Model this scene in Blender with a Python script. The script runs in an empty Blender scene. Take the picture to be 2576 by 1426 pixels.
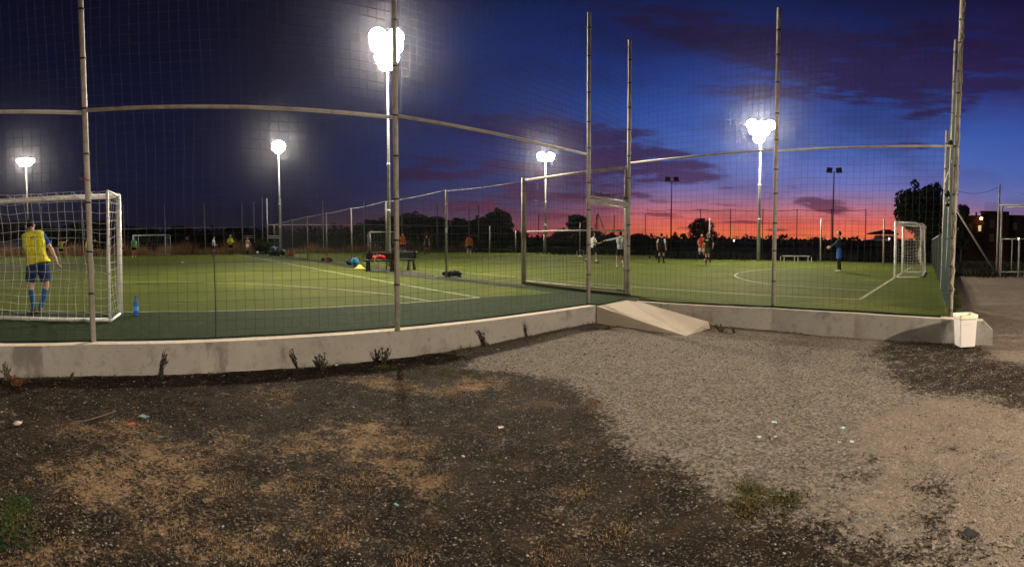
import bpy, bmesh, math, random
import numpy as np
from mathutils import Vector, Matrix, Euler, noise as mnoise
R = math.radians
rng = random.Random(7)
scene = bpy.context.scene
C = scene.collection

# ------------------------------------------------------------------ camera (phone panorama: a level-ish cylinder sweep)
HAZE = .00021
F = 1240.0; XC = 1288.0; TILT = R(1.5); H0 = 602.5; CZ = 1.7
YC = H0 + F * math.tan(TILT)
cam = bpy.data.cameras.new('camera'); cam_o = bpy.data.objects.new('camera', cam); C.objects.link(cam_o)
cam.type = 'PANO'; cam.panorama_type = 'CENTRAL_CYLINDRICAL'
cam.central_cylindrical_radius = 1.0
cam.central_cylindrical_range_u_min = -XC / F; cam.central_cylindrical_range_u_max = XC / F
cam.central_cylindrical_range_v_max = YC / F; cam.central_cylindrical_range_v_min = (YC - 1426) / F
cam.clip_start = 0.05; cam.clip_end = 2000
cam_o.location = (0, 0, CZ); cam_o.rotation_euler = (R(90) - TILT, 0, 0)
scene.camera = cam_o
scene.view_settings.view_transform = 'Standard'; scene.view_settings.look = 'None'
scene.view_settings.exposure = 0.0; scene.view_settings.gamma = 1.0
cy = scene.cycles
cy.use_denoising = True
try: cy.denoiser = 'OPENIMAGEDENOISE'
except Exception: pass
cy.max_bounces = 5; cy.diffuse_bounces = 2; cy.glossy_bounces = 2; cy.transmission_bounces = 4; cy.transparent_max_bounces = 8; cy.volume_bounces = 0
cy.sample_clamp_indirect = 8; cy.caustics_reflective = False; cy.caustics_refractive = False
cy.pixel_filter_type = 'BLACKMAN_HARRIS'; cy.filter_width = 1.5

# ------------------------------------------------------------------ node helpers
def nd(nt, typ, **kw):
    n = nt.nodes.new(typ)
    for k, v in kw.items(): setattr(n, k, v)
    return n
def mth(nt, op, a, b=None, c=None, clamp=False):
    n = nt.nodes.new('ShaderNodeMath'); n.operation = op; n.use_clamp = clamp
    for i, v in enumerate((a, b, c)):
        if v is None: continue
        if isinstance(v, (int, float)): n.inputs[i].default_value = v
        else: nt.links.new(v, n.inputs[i])
    return n.outputs[0]
def mixc(nt, f, a, b, blend='MIX'):
    n = nt.nodes.new('ShaderNodeMix'); n.data_type = 'RGBA'; n.blend_type = blend
    for s, v in ((n.inputs[0], f), (n.inputs[6], a), (n.inputs[7], b)):
        if isinstance(v, (int, float)): s.default_value = v
        elif isinstance(v, tuple): s.default_value = (*v, 1) if len(v) == 3 else v
        else: nt.links.new(v, s)
    return n.outputs[2]
def ramp(nt, fac, stops, interp='LINEAR'):
    n = nt.nodes.new('ShaderNodeValToRGB'); cr = n.color_ramp; cr.interpolation = interp
    while len(cr.elements) < len(stops): cr.elements.new(0.5)
    for e, (p, c) in zip(cr.elements, stops):
        e.position = p; e.color = (*c, 1) if len(c) == 3 else c
    nt.links.new(fac, n.inputs[0]); return n.outputs[0]
def smooth(nt, v, a, b):
    n = nt.nodes.new('ShaderNodeMapRange'); n.interpolation_type = 'SMOOTHSTEP'
    nt.links.new(v, n.inputs[0]); n.inputs[1].default_value = a; n.inputs[2].default_value = b
    return n.outputs[0]
def s2l(c): return tuple(((v / 255) / 12.92 if v / 255 <= .04045 else ((v / 255 + .055) / 1.055) ** 2.4) for v in c)

# ------------------------------------------------------------------ sky (after-sunset glow on the right, night on the left)
world = bpy.data.worlds.new('World'); scene.world = world; world.use_nodes = True
nt = world.node_tree; nt.nodes.clear()
tc = nd(nt, 'ShaderNodeTexCoord'); sp = nd(nt, 'ShaderNodeSeparateXYZ'); nt.links.new(tc.outputs['Generated'], sp.inputs[0])
X, Y, Z = sp.outputs
hyp = mth(nt, 'SQRT', mth(nt, 'ADD', mth(nt, 'MULTIPLY', X, X), mth(nt, 'MULTIPLY', Y, Y)))
az = mth(nt, 'ARCTAN2', X, Y)
el = mth(nt, 'DIVIDE', Z, mth(nt, 'MAXIMUM', hyp, 0.01))
cmb = nd(nt, 'ShaderNodeCombineXYZ'); nt.links.new(az, cmb.inputs[0]); nt.links.new(el, cmb.inputs[1])
def wnoise(sx, sy, scale, detail=4, rough=.55, off=0.0, dist=0.0):
    m = nd(nt, 'ShaderNodeMapping'); nt.links.new(cmb.outputs[0], m.inputs[0]); m.inputs['Scale'].default_value = (sx, sy, 1); m.inputs['Location'].default_value = (off, off * .7, off)
    n = nd(nt, 'ShaderNodeTexNoise'); nt.links.new(m.outputs[0], n.inputs['Vector'])
    n.inputs['Scale'].default_value = scale; n.inputs['Detail'].default_value = detail; n.inputs['Roughness'].default_value = rough; n.inputs['Distortion'].default_value = dist
    return n.outputs[0]
fe = mth(nt, 'MULTIPLY', el, 1 / .56, clamp=True)
def st(*l): return [(t / .56, s2l(c)) for t, c in l]
SUN = ramp(nt, fe, st((0, (255, 132, 72)), (.018, (252, 120, 78)), (.035, (240, 110, 90)), (.06, (206, 116, 124)), (.085, (154, 120, 160)), (.115, (106, 112, 178)), (.17, (76, 102, 178)), (.25, (52, 84, 164)), (.32, (36, 60, 134)), (.40, (25, 40, 98)), (.50, (18, 26, 68))))
MID = ramp(nt, fe, st((0, (176, 78, 72)), (.025, (130, 74, 86)), (.05, (92, 68, 96)), (.085, (66, 66, 108)), (.13, (48, 60, 114)), (.20, (38, 53, 110)), (.30, (28, 49, 110)), (.38, (23, 43, 102)), (.45, (19, 34, 84)), (.50, (15, 23, 60))))
LEF = ramp(nt, fe, st((0, (26, 22, 34)), (.05, (26, 24, 40)), (.10, (21, 23, 48)), (.2, (16, 18, 44)), (.35, (12, 14, 38)), (.5, (10, 11, 31))))
RIG = ramp(nt, fe, st((0, (190, 112, 100)), (.03, (170, 112, 118)), (.055, (134, 110, 144)), (.09, (96, 106, 164)), (.14, (76, 98, 168)), (.22, (56, 84, 158)), (.28, (52, 62, 130)), (.34, (42, 44, 100)), (.40, (34, 30, 74)), (.50, (28, 22, 58))))
c1 = mixc(nt, smooth(nt, az, -.52, .12), LEF, MID)
c2 = mixc(nt, smooth(nt, az, .0, .42), c1, SUN)
c3 = mixc(nt, smooth(nt, az, .72, 1.08), c2, RIG)
c3 = mixc(nt, smooth(nt, az, 1.3, 2.2), c3, LEF)
# clouds: elongated shapes (azimuth, elevation, half width, half height, strength), broken up with noise
warp = mth(nt, 'MULTIPLY', mth(nt, 'SUBTRACT', wnoise(1, 4, 5, 5, .6), .5), 1.0)
warp2 = mth(nt, 'MULTIPLY', mth(nt, 'SUBTRACT', wnoise(1, 3.5, 6, 5, .6, 7), .5), 1.0)
fine = wnoise(1, 5, 9, 6, .65, 3)
def px(x, y): return ((x - XC) / F, (606 - y) / F)
def blobs(lst, wx=.22, wy=.07):
    axx = mth(nt, 'ADD', az, mth(nt, 'MULTIPLY', warp2, wx)); ayy = mth(nt, 'ADD', el, mth(nt, 'MULTIPLY', warp, wy))
    tot = None
    for (x, y, hw, hh, s, slope) in lst:
        a, e = px(x, y); dx = mth(nt, 'SUBTRACT', axx, a)
        dy = mth(nt, 'SUBTRACT', mth(nt, 'SUBTRACT', ayy, e), mth(nt, 'MULTIPLY', dx, slope))
        q = mth(nt, 'ADD', mth(nt, 'POWER', mth(nt, 'ABSOLUTE', mth(nt, 'MULTIPLY', dx, F / hw)), 2.0), mth(nt, 'POWER', mth(nt, 'ABSOLUTE', mth(nt, 'MULTIPLY', dy, F / hh)), 2.0))
        v = mth(nt, 'MULTIPLY', mth(nt, 'EXPONENT', mth(nt, 'MULTIPLY', q, -1.0)), s)
        tot = v if tot is None else mth(nt, 'ADD', tot, v)
    return tot
hi = blobs([(1980, 120, 330, 60, 1.15, -.12), (2250, 190, 330, 55, 1.05, .0), (1650, 60, 220, 60, .8, -.3), (2420, 100, 260, 110, .9, 0), (1320, 320, 130, 24, .8, .05), (1500, 345, 190, 32, .9, -.1),
            (1620, 405, 170, 40, 1.4, -.12), (1480, 450, 130, 34, 1.1, -.06), (1440, 360, 140, 22, 1.0, -.1), (1220, 410, 190, 42, .7, 0), (1180, 520, 150, 26, .9, 0), (1050, 440, 160, 26, .8, .02), (1560, 505, 150, 14, 1.0, -.02), (1400, 545, 120, 12, .9, 0), (1290, 480, 120, 16, .9, 0), (1700, 445, 90, 16, 1.0, -.1), (1900, 300, 120, 12, .5, 0), (2060, 240, 220, 24, .7, 0), (1380, 500, 90, 14, .6, 0), (1130, 300, 200, 50, .5, 0), (1780, 230, 200, 30, .45, 0), (2150, 330, 100, 10, .3, 0)])
lo = blobs([(2350, 278, 105, 15, 1.3, .1), (2300, 366, 68, 15, 1.2, -.1), (2065, 512, 80, 14, 2.0, -.03), (1730, 575, 70, 4, .8, 0), (1480, 570, 60, 6, .9, 0), (1830, 512, 50, 5, .7, 0), (2110, 535, 60, 14, .6, -.3), (1850, 472, 46, 8, .9, 0), (1985, 470, 40, 7, .6, 0), (1620, 541, 90, 6, 1.0, -.03), (1545, 530, 80, 8, .7, 0),
            (1870, 560, 120, 5, 1.0, 0), (1770, 530, 80, 5, .8, 0), (1955, 577, 40, 4, 1.0, 0), (1700, 550, 60, 4, .6, 0), (2200, 535, 70, 5, .5, 0), (2560, 548, 70, 6, .5, 0)], .05, .02)
fm = mth(nt, 'MAXIMUM', mth(nt, 'ADD', mth(nt, 'MULTIPLY', fine, 3.4), -1.0), 0.0)
hm = smooth(nt, mth(nt, 'MULTIPLY', hi, fm), .22, .80)
lm = smooth(nt, mth(nt, 'MULTIPLY', lo, fm), .22, .78)
cloudc = ramp(nt, fe, st((0, (140, 52, 62)), (.05, (110, 52, 70)), (.10, (78, 44, 74)), (.15, (66, 40, 78)), (.22, (52, 36, 74)), (.30, (47, 33, 72)), (.38, (40, 28, 62)), (.50, (26, 20, 48))))
cloudd = mixc(nt, smooth(nt, az, -.5, .15), mixc(nt, .5, LEF, (0.004, 0.003, 0.01)), cloudc)
c4 = mixc(nt, mth(nt, 'MULTIPLY', hm, .86), c3, cloudd)
c5 = mixc(nt, mth(nt, 'MULTIPLY', lm, .85), c4, cloudd)
streak = mth(nt, 'MULTIPLY', smooth(nt, wnoise(1, 12, 2.6, 5, .6, 11), .5, .75), mth(nt, 'MULTIPLY', smooth(nt, el, .3, .04), .35))
c6 = mixc(nt, streak, c5, cloudd)
grain = mixc(nt, mth(nt, 'MULTIPLY', smooth(nt, wnoise(1, 2.6, 2.4, 5, .62, 21), .42, .68), .48), c6, mixc(nt, .5, cloudd, (0.004, .003, .012)))
dark = mixc(nt, smooth(nt, Z, 0.0, -.05), grain, (0.004, 0.004, 0.006))
bg = nd(nt, 'ShaderNodeBackground'); nt.links.new(dark, bg.inputs[0]); bg.inputs[1].default_value = 1.07
wo = nd(nt, 'ShaderNodeOutputWorld'); nt.links.new(bg.outputs[0], wo.inputs[0])

# ------------------------------------------------------------------ placing: where a sight line meets a level plane
def at(x, y, z=.4):
    t = (x - XC) / F; v = (YC - y) / F; c, s = math.cos(TILT), math.sin(TILT)
    d = (math.sin(t), math.cos(t) * c + v * s, v * c - math.cos(t) * s)
    k = (z - CZ) / d[2]
    return Vector((d[0] * k, d[1] * k, z))
def proj(p):
    z = p[2] - CZ; c, s = math.cos(TILT), math.sin(TILT)
    yc = p[1] * c - z * s; zc = z * c + p[1] * s
    return (XC + F * math.atan2(p[0], yc), YC - F * zc / math.hypot(p[0], yc))
def away(x, D, z=.4):
    t = (x - XC) / F; return Vector((math.sin(t) * D, math.cos(t) * D, z))
def topz(p, y):
    lo_, hi_ = -5.0, 60.0
    for _ in range(50):
        m = (lo_ + hi_) / 2
        if proj((p[0], p[1], m))[1] > y: lo_ = m
        else: hi_ = m
    return lo_

# ------------------------------------------------------------------ materials
MATS = {}
def pmat(name, col, rough=.7, metal=0.0, var=.12, scale=8.0, bump=0.0, emit=None, stren=0, alpha=None, trans=0):
    if name in MATS: return MATS[name]
    m = bpy.data.materials.new(name); m.use_nodes = True; t = m.node_tree; b = t.nodes['Principled BSDF']
    b.inputs['Roughness'].default_value = rough; b.inputs['Metallic'].default_value = metal
    if rough >= .75: b.inputs['Specular IOR Level'].default_value = .08
    if trans: b.inputs['Transmission Weight'].default_value = trans
    if emit:
        b.inputs['Base Color'].default_value = (*col, 1); b.inputs['Emission Color'].default_value = (*emit, 1); b.inputs['Emission Strength'].default_value = stren
    else:
        o = nd(t, 'ShaderNodeTexCoord'); n = nd(t, 'ShaderNodeTexNoise'); t.links.new(o.outputs['Object'], n.inputs['Vector'])
        n.inputs['Scale'].default_value = scale; n.inputs['Detail'].default_value = 4
        k = ramp(t, n.outputs[0], [(.25, tuple(max(0, c * (1 - var * 2)) for c in col)), (.75, tuple(min(1, c * (1 + var * 2)) for c in col))])
        t.links.new(k, b.inputs['Base Color'])
        if bump:
            bn = nd(t, 'ShaderNodeBump'); bn.inputs['Strength'].default_value = bump; bn.inputs['Distance'].default_value = .02
            t.links.new(n.outputs[0], bn.inputs['Height']); t.links.new(bn.outputs[0], b.inputs['Normal'])
    MATS[name] = m; return m
def noisemat(name, layers, base, rough=.9, bump=.4, bscale=60, world=True):
    """base colour overlaid with noise patches: layers of (scale, lo, hi, colour, strength[, stretch])"""
    m = bpy.data.materials.new(name); m.use_nodes = True; t = m.node_tree; b = t.nodes['Principled BSDF']; b.inputs['Roughness'].default_value = rough; b.inputs['Specular IOR Level'].default_value = .5 if rough < .8 else .03
    o = nd(t, 'ShaderNodeTexCoord'); col = base
    for i, l in enumerate(layers):
        mp = nd(t, 'ShaderNodeMapping'); t.links.new(o.outputs['Object'], mp.inputs[0]); mp.inputs['Location'].default_value = (i * 3.1, i * 1.7, i)
        if len(l) > 5: mp.inputs['Scale'].default_value = l[5]
        n = nd(t, 'ShaderNodeTexNoise'); t.links.new(mp.outputs[0], n.inputs['Vector']); n.inputs['Scale'].default_value = l[0]; n.inputs['Detail'].default_value = 6; n.inputs['Roughness'].default_value = .62
        f = mth(t, 'MULTIPLY', smooth(t, n.outputs[0], l[1], l[2]), l[4]); col = mixc(t, f, col, l[3])
    t.links.new(col, b.inputs['Base Color'])
    n = nd(t, 'ShaderNodeTexNoise'); t.links.new(o.outputs['Object'], n.inputs['Vector']); n.inputs['Scale'].default_value = bscale; n.inputs['Detail'].default_value = 5
    bn = nd(t, 'ShaderNodeBump'); bn.inputs['Strength'].default_value = bump; bn.inputs['Distance'].default_value = .02
    t.links.new(n.outputs[0], bn.inputs['Height']); t.links.new(bn.outputs[0], b.inputs['Normal'])
    MATS[name] = m; return m
STEEL = noisemat('galvanised_post', [(6, .45, .7, (.22, .17, .11), .7), (40, .5, .7, (.14, .11, .08), .5), (2.5, .5, .7, (.52, .48, .41), .6)], (.42, .385, .33), .6, .25, 30)
DARKGR = pmat('dark_grey_post', (.05, .05, .05), .8)
PALEST = pmat('pale_far_post', (.62, .58, .52), .5, 0, .15, 3)
STEELD = pmat('dull_steel', (.20, .19, .17), .6, 0, .2, 5)
BARK = pmat('bark', (.07, .05, .035), .95, 0, .3, 10, .5)
TIE = pmat('black_tie', (.015, .015, .014), .6)
NETG = pmat('green_net_twine', (.055, .075, .060), .8, 0, .2, 3)
NETP = pmat('pale_net_twine', (.16, .17, .17), .8, 0, .2, 3)
NETW = pmat('white_goal_twine', (.62, .60, .56), .8, 0, .15, 5)
WHITEP = noisemat('chipped_white_paint', [(7, .55, .66, (.45, .36, .30), .6), (30, .6, .7, (.30, .22, .17), .7)], (.74, .73, .70), .45, .15, 20)
BLACKP = pmat('black_plastic', (.018, .018, .02), .5, 0, .2, 6)
LINE = noisemat('white_line', [(25, .45, .65, (.14, .16, .07), .7)], (.33, .34, .24), .9, .1, 30)

# ------------------------------------------------------------------ mesh building
class MB:
    def __init__(s): s.v = []; s.f = []; s.m = []
    def add(s, vs, fs, mi=0):
        o = len(s.v); s.v += [tuple(v) for v in vs]; s.f += [tuple(i + o for i in f) for f in fs]; s.m += [mi] * len(fs)
    def box(s, c, d, rz=0, mi=0, rot=None):
        M = rot.to_matrix() if rot else Matrix.Rotation(rz, 3, 'Z'); c = Vector(c)
        vs = [c + M @ Vector((x * d[0] / 2, y * d[1] / 2, z * d[2] / 2)) for x in (-1, 1) for y in (-1, 1) for z in (-1, 1)]
        s.add(vs, [(0, 1, 3, 2), (4, 6, 7, 5), (0, 4, 5, 1), (2, 3, 7, 6), (0, 2, 6, 4), (1, 5, 7, 3)], mi)
    def tube(s, pts, r, n=8, mi=0, cap=True, sq=None):
        pts = [Vector(p) for p in pts]; rs = r if isinstance(r, (list, tuple)) else [r] * len(pts)
        rings = []
        for i, p in enumerate(pts):
            d = (pts[min(i + 1, len(pts) - 1)] - pts[max(i - 1, 0)]); d = d.normalized() if d.length > 1e-9 else Vector((0, 0, 1))
            u = d.cross(Vector((0, 0, 1))) if abs(d.z) < .95 else d.cross(Vector((0, 1, 0))); u.normalize(); w = d.cross(u)
            a0 = math.pi / 4 if n == 4 else 0
            rings.append([p + (u * math.cos(a0 + 2 * math.pi * k / n) + w * math.sin(a0 + 2 * math.pi * k / n)) * rs[i] for k in range(n)])
        o = [v for rg in rings for v in rg]; fs = []
        for i in range(len(rings) - 1):
            for k in range(n):
                a = i * n + k; b = i * n + (k + 1) % n; fs.append((a, b, b + n, a + n))
        if cap: fs.append(tuple(reversed(range(n)))); fs.append(tuple(range((len(rings) - 1) * n, len(rings) * n)))
        s.add(o, fs, mi)
    def lathe(s, prof, n=16, c=(0, 0, 0), mi=0):
        c = Vector(c); o = [c + Vector((r * math.cos(2 * math.pi * k / n), r * math.sin(2 * math.pi * k / n), z)) for r, z in prof for k in range(n)]
        fs = [(i * n + k, i * n + (k + 1) % n, (i + 1) * n + (k + 1) % n, (i + 1) * n + k) for i in range(len(prof) - 1) for k in range(n)]
        fs.append(tuple(reversed(range(n)))); fs.append(tuple(range((len(prof) - 1) * n, len(prof) * n))); s.add(o, fs, mi)
    def ball(s, c, r, mi=0, nu=12, nv=8):
        c = Vector(c); r = r if isinstance(r, tuple) else (r, r, r)
        o = [c + Vector((r[0] * math.sin(math.pi * j / nv) * math.cos(2 * math.pi * k / nu), r[1] * math.sin(math.pi * j / nv) * math.sin(2 * math.pi * k / nu), r[2] * math.cos(math.pi * j / nv))) for j in range(nv + 1) for k in range(nu)]
        s.add(o, [((j + 1) * nu + k, (j + 1) * nu + (k + 1) % nu, j * nu + (k + 1) % nu, j * nu + k) for j in range(nv) for k in range(nu)], mi)
    def build(s, name, mats, parent=None, smooth_=False):
        me = bpy.data.meshes.new(name); me.from_pydata(s.v, [], s.f)
        for m in (mats if isinstance(mats, (list, tuple)) else [mats]): me.materials.append(m)
        if any(s.m): me.polygons.foreach_set('material_index', s.m)
        if smooth_: me.polygons.foreach_set('use_smooth', [True] * len(me.polygons))
        me.update(); o = bpy.data.objects.new(name, me); C.objects.link(o)
        if parent: o.parent = parent
        return o
def tag(o, label=None, cat=None, group=None, kind=None):
    for k, v in (('label', label), ('category', cat), ('group', group), ('kind', kind)):
        if v: o[k] = v
    return o
def empty(name, loc, label, cat, group=None, rz=0):
    o = bpy.data.objects.new(name, None); C.objects.link(o); o.location = loc; o.rotation_euler = (0, 0, rz); o.empty_display_size = .2
    return tag(o, label, cat, group)
def copy_tree(o, parent=None):
    c = o.copy(); C.objects.link(c); c.parent = parent
    for ch in list(o.children): copy_tree(ch, c)
    return c
def struct(o): o['kind'] = 'structure'; return o
def npmesh(name, V, Fc, mats, cols=None, parent=None, smooth_=False):
    me = bpy.data.meshes.new(name); k = Fc.shape[1]
    me.vertices.add(len(V)); me.vertices.foreach_set('co', V.astype(np.float32).ravel())
    me.loops.add(Fc.size); me.loops.foreach_set('vertex_index', Fc.astype(np.int32).ravel())
    me.polygons.add(len(Fc)); me.polygons.foreach_set('loop_start', np.arange(0, Fc.size, k, dtype=np.int32)); me.polygons.foreach_set('loop_total', np.full(len(Fc), k, dtype=np.int32))
    if smooth_: me.polygons.foreach_set('use_smooth', np.ones(len(Fc), dtype=bool))
    me.update(calc_edges=True); me.validate()
    for m in (mats if isinstance(mats, (list, tuple)) else [mats]): me.materials.append(m)
    if cols is not None:
        at_ = me.color_attributes.new('tone', 'FLOAT_COLOR', 'POINT'); at_.data.foreach_set('color', np.hstack([cols, np.ones((len(cols), 1))]).astype(np.float32).ravel())
    o = bpy.data.objects.new(name, me); C.objects.link(o)
    if parent: o.parent = parent
    return o
def tonemat(name, rough=.85, tint=(1, 1, 1), nz=.0):
    m = bpy.data.materials.new(name); m.use_nodes = True; t = m.node_tree; b = t.nodes['Principled BSDF']; b.inputs['Roughness'].default_value = rough
    b.inputs['Specular IOR Level'].default_value = .1; a = nd(t, 'ShaderNodeAttribute', attribute_name='tone'); t.links.new(mixc(t, 1.0, a.outputs[0], tint, 'MULTIPLY'), b.inputs['Base Color'])
    return m

# ------------------------------------------------------------------ pitch geometry: a runs along the near left wall, b away from the camera
CORN = at(1580, 742); A = Vector((.773, .634, 0)).normalized(); B = Vector((-.634, .773, 0)).normalized()
def ab(p): d = Vector(p) - CORN; return d.dot(A), d.dot(B)
def wab(a, b, z=.4): return Vector((CORN.x + A.x * a + B.x * b, CORN.y + A.y * a + B.y * b, z))
AZ = math.atan2(A.y, A.x)

# wall front edges (top), measured
LW = [at(x, y) for x, y in ((0, 872), (240, 867.5), (644, 855.7), (1006, 831.5), (1239.5, 806.6), (1476, 773), (1500, 769.7))]
d0 = (LW[1] - LW[0]).normalized(); LW.insert(0, LW[0] - A * 14)
RW = [at(x, y) for x, y in ((1600, 758), (1673, 763.5), (1941, 776), (2150, 788), (2366, 801), (2476, 808))]

# ------------------------------------------------------------------ ground
def inside(p, poly):
    x, y = p; c = False; n = len(poly); j = n - 1
    for i in range(n):
        xi, yi = poly[i]; xj, yj = poly[j]
        if (yi > y) != (yj > y) and x < (xj - xi) * (y - yi) / (yj - yi) + xi: c = not c
        j = i
    return c
def gz(x, y):
    """gentle rise in the corner by the ramp, dip by the right wall"""
    return .075 * math.exp(-((x - 1.0) ** 2 + (y - 9.4) ** 2) / 5.0) - .06 * math.exp(-((x - 5.5) ** 2 + (y - 6.8) ** 2) / 3.5)
DARKP = [(-600, 940), (0, 948), (400, 936), (900, 900), (1120, 888), (1200, 905), (1170, 925), (1230, 936), (1330, 940), (1450, 962), (1440, 985), (1530, 1005), (1500, 1040), (1575, 1075), (1555, 1105), (1640, 1150), (1690, 1170), (1730, 1215), (1800, 1235), (1850, 1290), (1950, 1310), (2010, 1285), (2080, 1340), (2160, 1360), (2200, 1426), (2260, 1700), (-900, 1700)]
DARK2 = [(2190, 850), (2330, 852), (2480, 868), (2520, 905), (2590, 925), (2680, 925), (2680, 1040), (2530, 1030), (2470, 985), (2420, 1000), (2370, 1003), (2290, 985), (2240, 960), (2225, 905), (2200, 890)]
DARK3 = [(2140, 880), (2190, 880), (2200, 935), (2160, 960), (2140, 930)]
BROWNP = [(1980, 1300), (2110, 1180), (2180, 1080), (2240, 1030), (2340, 1000), (2440, 1010), (2700, 1040), (2700, 1500), (2200, 1500), (2160, 1390)]
BROWN2 = [(2385, 680), (2800, 680), (2800, 925), (2520, 905), (2470, 850), (2440, 800)]
TRACKS = [[(2225, 1135), (2165, 1185), (2150, 1220), (2185, 1235), (2225, 1190), (2240, 1150)], [(2405, 1075), (2370, 1110), (2310, 1165), (2290, 1250), (2340, 1190), (2400, 1120)], [(2430, 1215), (2360, 1190), (2290, 1270), (2220, 1310), (2290, 1345), (2385, 1310), (2425, 1260)], [(2130, 1150), (2080, 1230), (2060, 1300), (2110, 1270), (2150, 1180)], [(2240, 1340), (2150, 1400), (2300, 1440), (2480, 1400), (2500, 1360), (2380, 1350)]]
STRAW = [(940, 958, 45, 14), (1010, 975, 50, 12), (1205, 965, 55, 14), (1130, 985, 40, 10), (1490, 1018, 26, 14), (935, 1105, 85, 36), (1040, 1130, 60, 22), (760, 1115, 60, 22), (600, 1115, 70, 26), (700, 990, 60, 14), (330, 1070, 60, 14), (560, 1215, 50, 25), (370, 1130, 70, 20), (300, 1180, 120, 30),
         (240, 1235, 70, 40), (400, 1250, 90, 50), (520, 1345, 140, 30), (140, 1190, 40, 16), (760, 1230, 60, 28), (850, 1330, 90, 22), (1100, 1210, 60, 16), (1560, 1340, 60, 22), (1340, 1020, 60, 10), (100, 1390, 120, 30), (640, 1395, 150, 24), (1000, 1170, 60, 16), (1460, 1240, 30, 14), (1030, 1420, 40, 14), (1400, 1400, 60, 14), (200, 1080, 50, 14), (480, 1170, 60, 18), (900, 1215, 50, 16)]
GREENS = [(1900, 1240, 62, 26), (1960, 1262, 40, 18), (30, 1290, 45, 40), (20, 1345, 40, 50), (1000, 925, 90, 8), (1120, 940, 70, 8), (1880, 1285, 30, 16)]
gx0, gx1, gy0, gy1, st_ = -9.0, 12.0, 1.2, 12.0, .045
nx = int((gx1 - gx0) / st_) + 1; ny = int((gy1 - gy0) / st_) + 1
xs = np.linspace(gx0, gx1, nx); ys = np.linspace(gy0, gy1, ny)
V = []; K = []; T_ = []
def fn(x, y, s, o=0.0): return mnoise.noise((x * s + o, y * s + o * 1.3, o))
for j in range(ny):
    for i in range(nx):
        x, y = xs[i], ys[j]; edge = min(x - gx0, gx1 - x, y - gy0, gy1 - y); ef = min(1, max(0, edge / .5))
        n1 = fn(x, y, 1.3, 3); n2 = fn(x, y, 4.5, 9); n3 = fn(x, y, 14, 5)
        V.append((x, y, (gz(x, y) + .012 * n2 + .006 * n3) * ef))
        wob = n1 * 34 + n2 * 26 + n3 * 22
        u, v = proj((x, y, 0)); r_ = math.hypot(x, y); sc_ = 6 / max(2.5, r_)
        uu = u + wob * sc_; vv = v + (n1 * .5 - n2 * .7 + n3 * .6) * 16 * sc_
        dk = 1.0 if inside((uu, vv), DARKP) else 0.0
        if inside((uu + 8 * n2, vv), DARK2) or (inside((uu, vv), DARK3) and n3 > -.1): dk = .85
        br = 1.0 if inside((uu, vv), BROWNP) else 0.0
        if inside((uu, vv), BROWN2): br = .9
        T_.append(1.0 if any(inside((uu, vv), tp) for tp in TRACKS) else 0.0)
        # tyre-like wavy ridges of gravel and dark soil across the brown area
        if br and v > 1040:
            w = math.sin((x * .80 - y * .60) * 5.2 + n1 * 2.2 + 1.2)
            if w + n2 * .9 > .75: br = .25; dk = max(dk, .25 + .3 * n3)
        sw = 0.0
        for (sx, sy, hw, hh) in STRAW:
            q = ((uu - sx) / (hw * 1.35)) ** 2 + ((vv - sy) / (hh * 1.25)) ** 2
            if q < 5: sw = max(sw, math.exp(-q * .7) * 1.35)
        if dk > .5 and u < 1750: sw = max(sw, min(.6, max(0, (fn(x, y, 2.1, 17) * 1.1 + fn(x, y, 7, 23) * .8 - .06) * 1.9)) * (1 if v > 1010 else .5))
        sw *= min(1, max(0, .62 + 1.1 * n2 + .7 * n3))
        gr = 0.0
        for (sx, sy, hw, hh) in GREENS:
            q = ((uu - sx) / hw) ** 2 + ((vv - sy) / hh) ** 2
            if q < 3: gr = max(gr, math.exp(-q * 1.1))
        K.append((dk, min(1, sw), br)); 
idx = np.arange(nx * ny).reshape(ny, nx)
quads = np.stack([idx[:-1, :-1].ravel(), idx[:-1, 1:].ravel(), idx[1:, 1:].ravel(), idx[1:, :-1].ravel()], 1)
V = np.array(V); K = np.array(K)
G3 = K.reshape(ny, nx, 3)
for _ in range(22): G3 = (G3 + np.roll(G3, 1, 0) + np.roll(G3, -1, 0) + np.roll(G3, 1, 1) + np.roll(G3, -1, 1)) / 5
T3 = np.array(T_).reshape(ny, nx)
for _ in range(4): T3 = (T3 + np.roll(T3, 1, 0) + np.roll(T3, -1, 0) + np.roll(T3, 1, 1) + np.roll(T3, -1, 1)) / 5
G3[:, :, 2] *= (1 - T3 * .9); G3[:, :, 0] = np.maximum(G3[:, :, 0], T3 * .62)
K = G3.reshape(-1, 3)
E_ = 700.0; ov = []; of = []
bx = [-E_, gx0, gx1, E_]; by = [-E_, gy0, gy1, E_]
for i in range(3):
    for j in range(3):
        if i == 1 and j == 1: continue
        o = len(V) + len(ov); ov += [(bx[i], by[j], 0), (bx[i + 1], by[j], 0), (bx[i + 1], by[j + 1], 0), (bx[i], by[j + 1], 0)]; of.append((o, o + 1, o + 2, o + 3))
V = np.vstack([V, np.array(ov)]); K = np.vstack([K, np.array([(0.0, 0.05, .8)] * len(ov))]); quads = np.vstack([quads, np.array(of)])
gm = bpy.data.materials.new('gravel_ground'); gm.use_nodes = True; t = gm.node_tree; b = t.nodes['Principled BSDF']; b.inputs['Roughness'].default_value = .95; b.inputs['Specular IOR Level'].default_value = .06
o = nd(t, 'ShaderNodeTexCoord'); at_ = nd(t, 'ShaderNodeAttribute', attribute_name='tone'); sc3 = nd(t, 'ShaderNodeSeparateColor'); t.links.new(at_.outputs[0], sc3.inputs[0])
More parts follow.
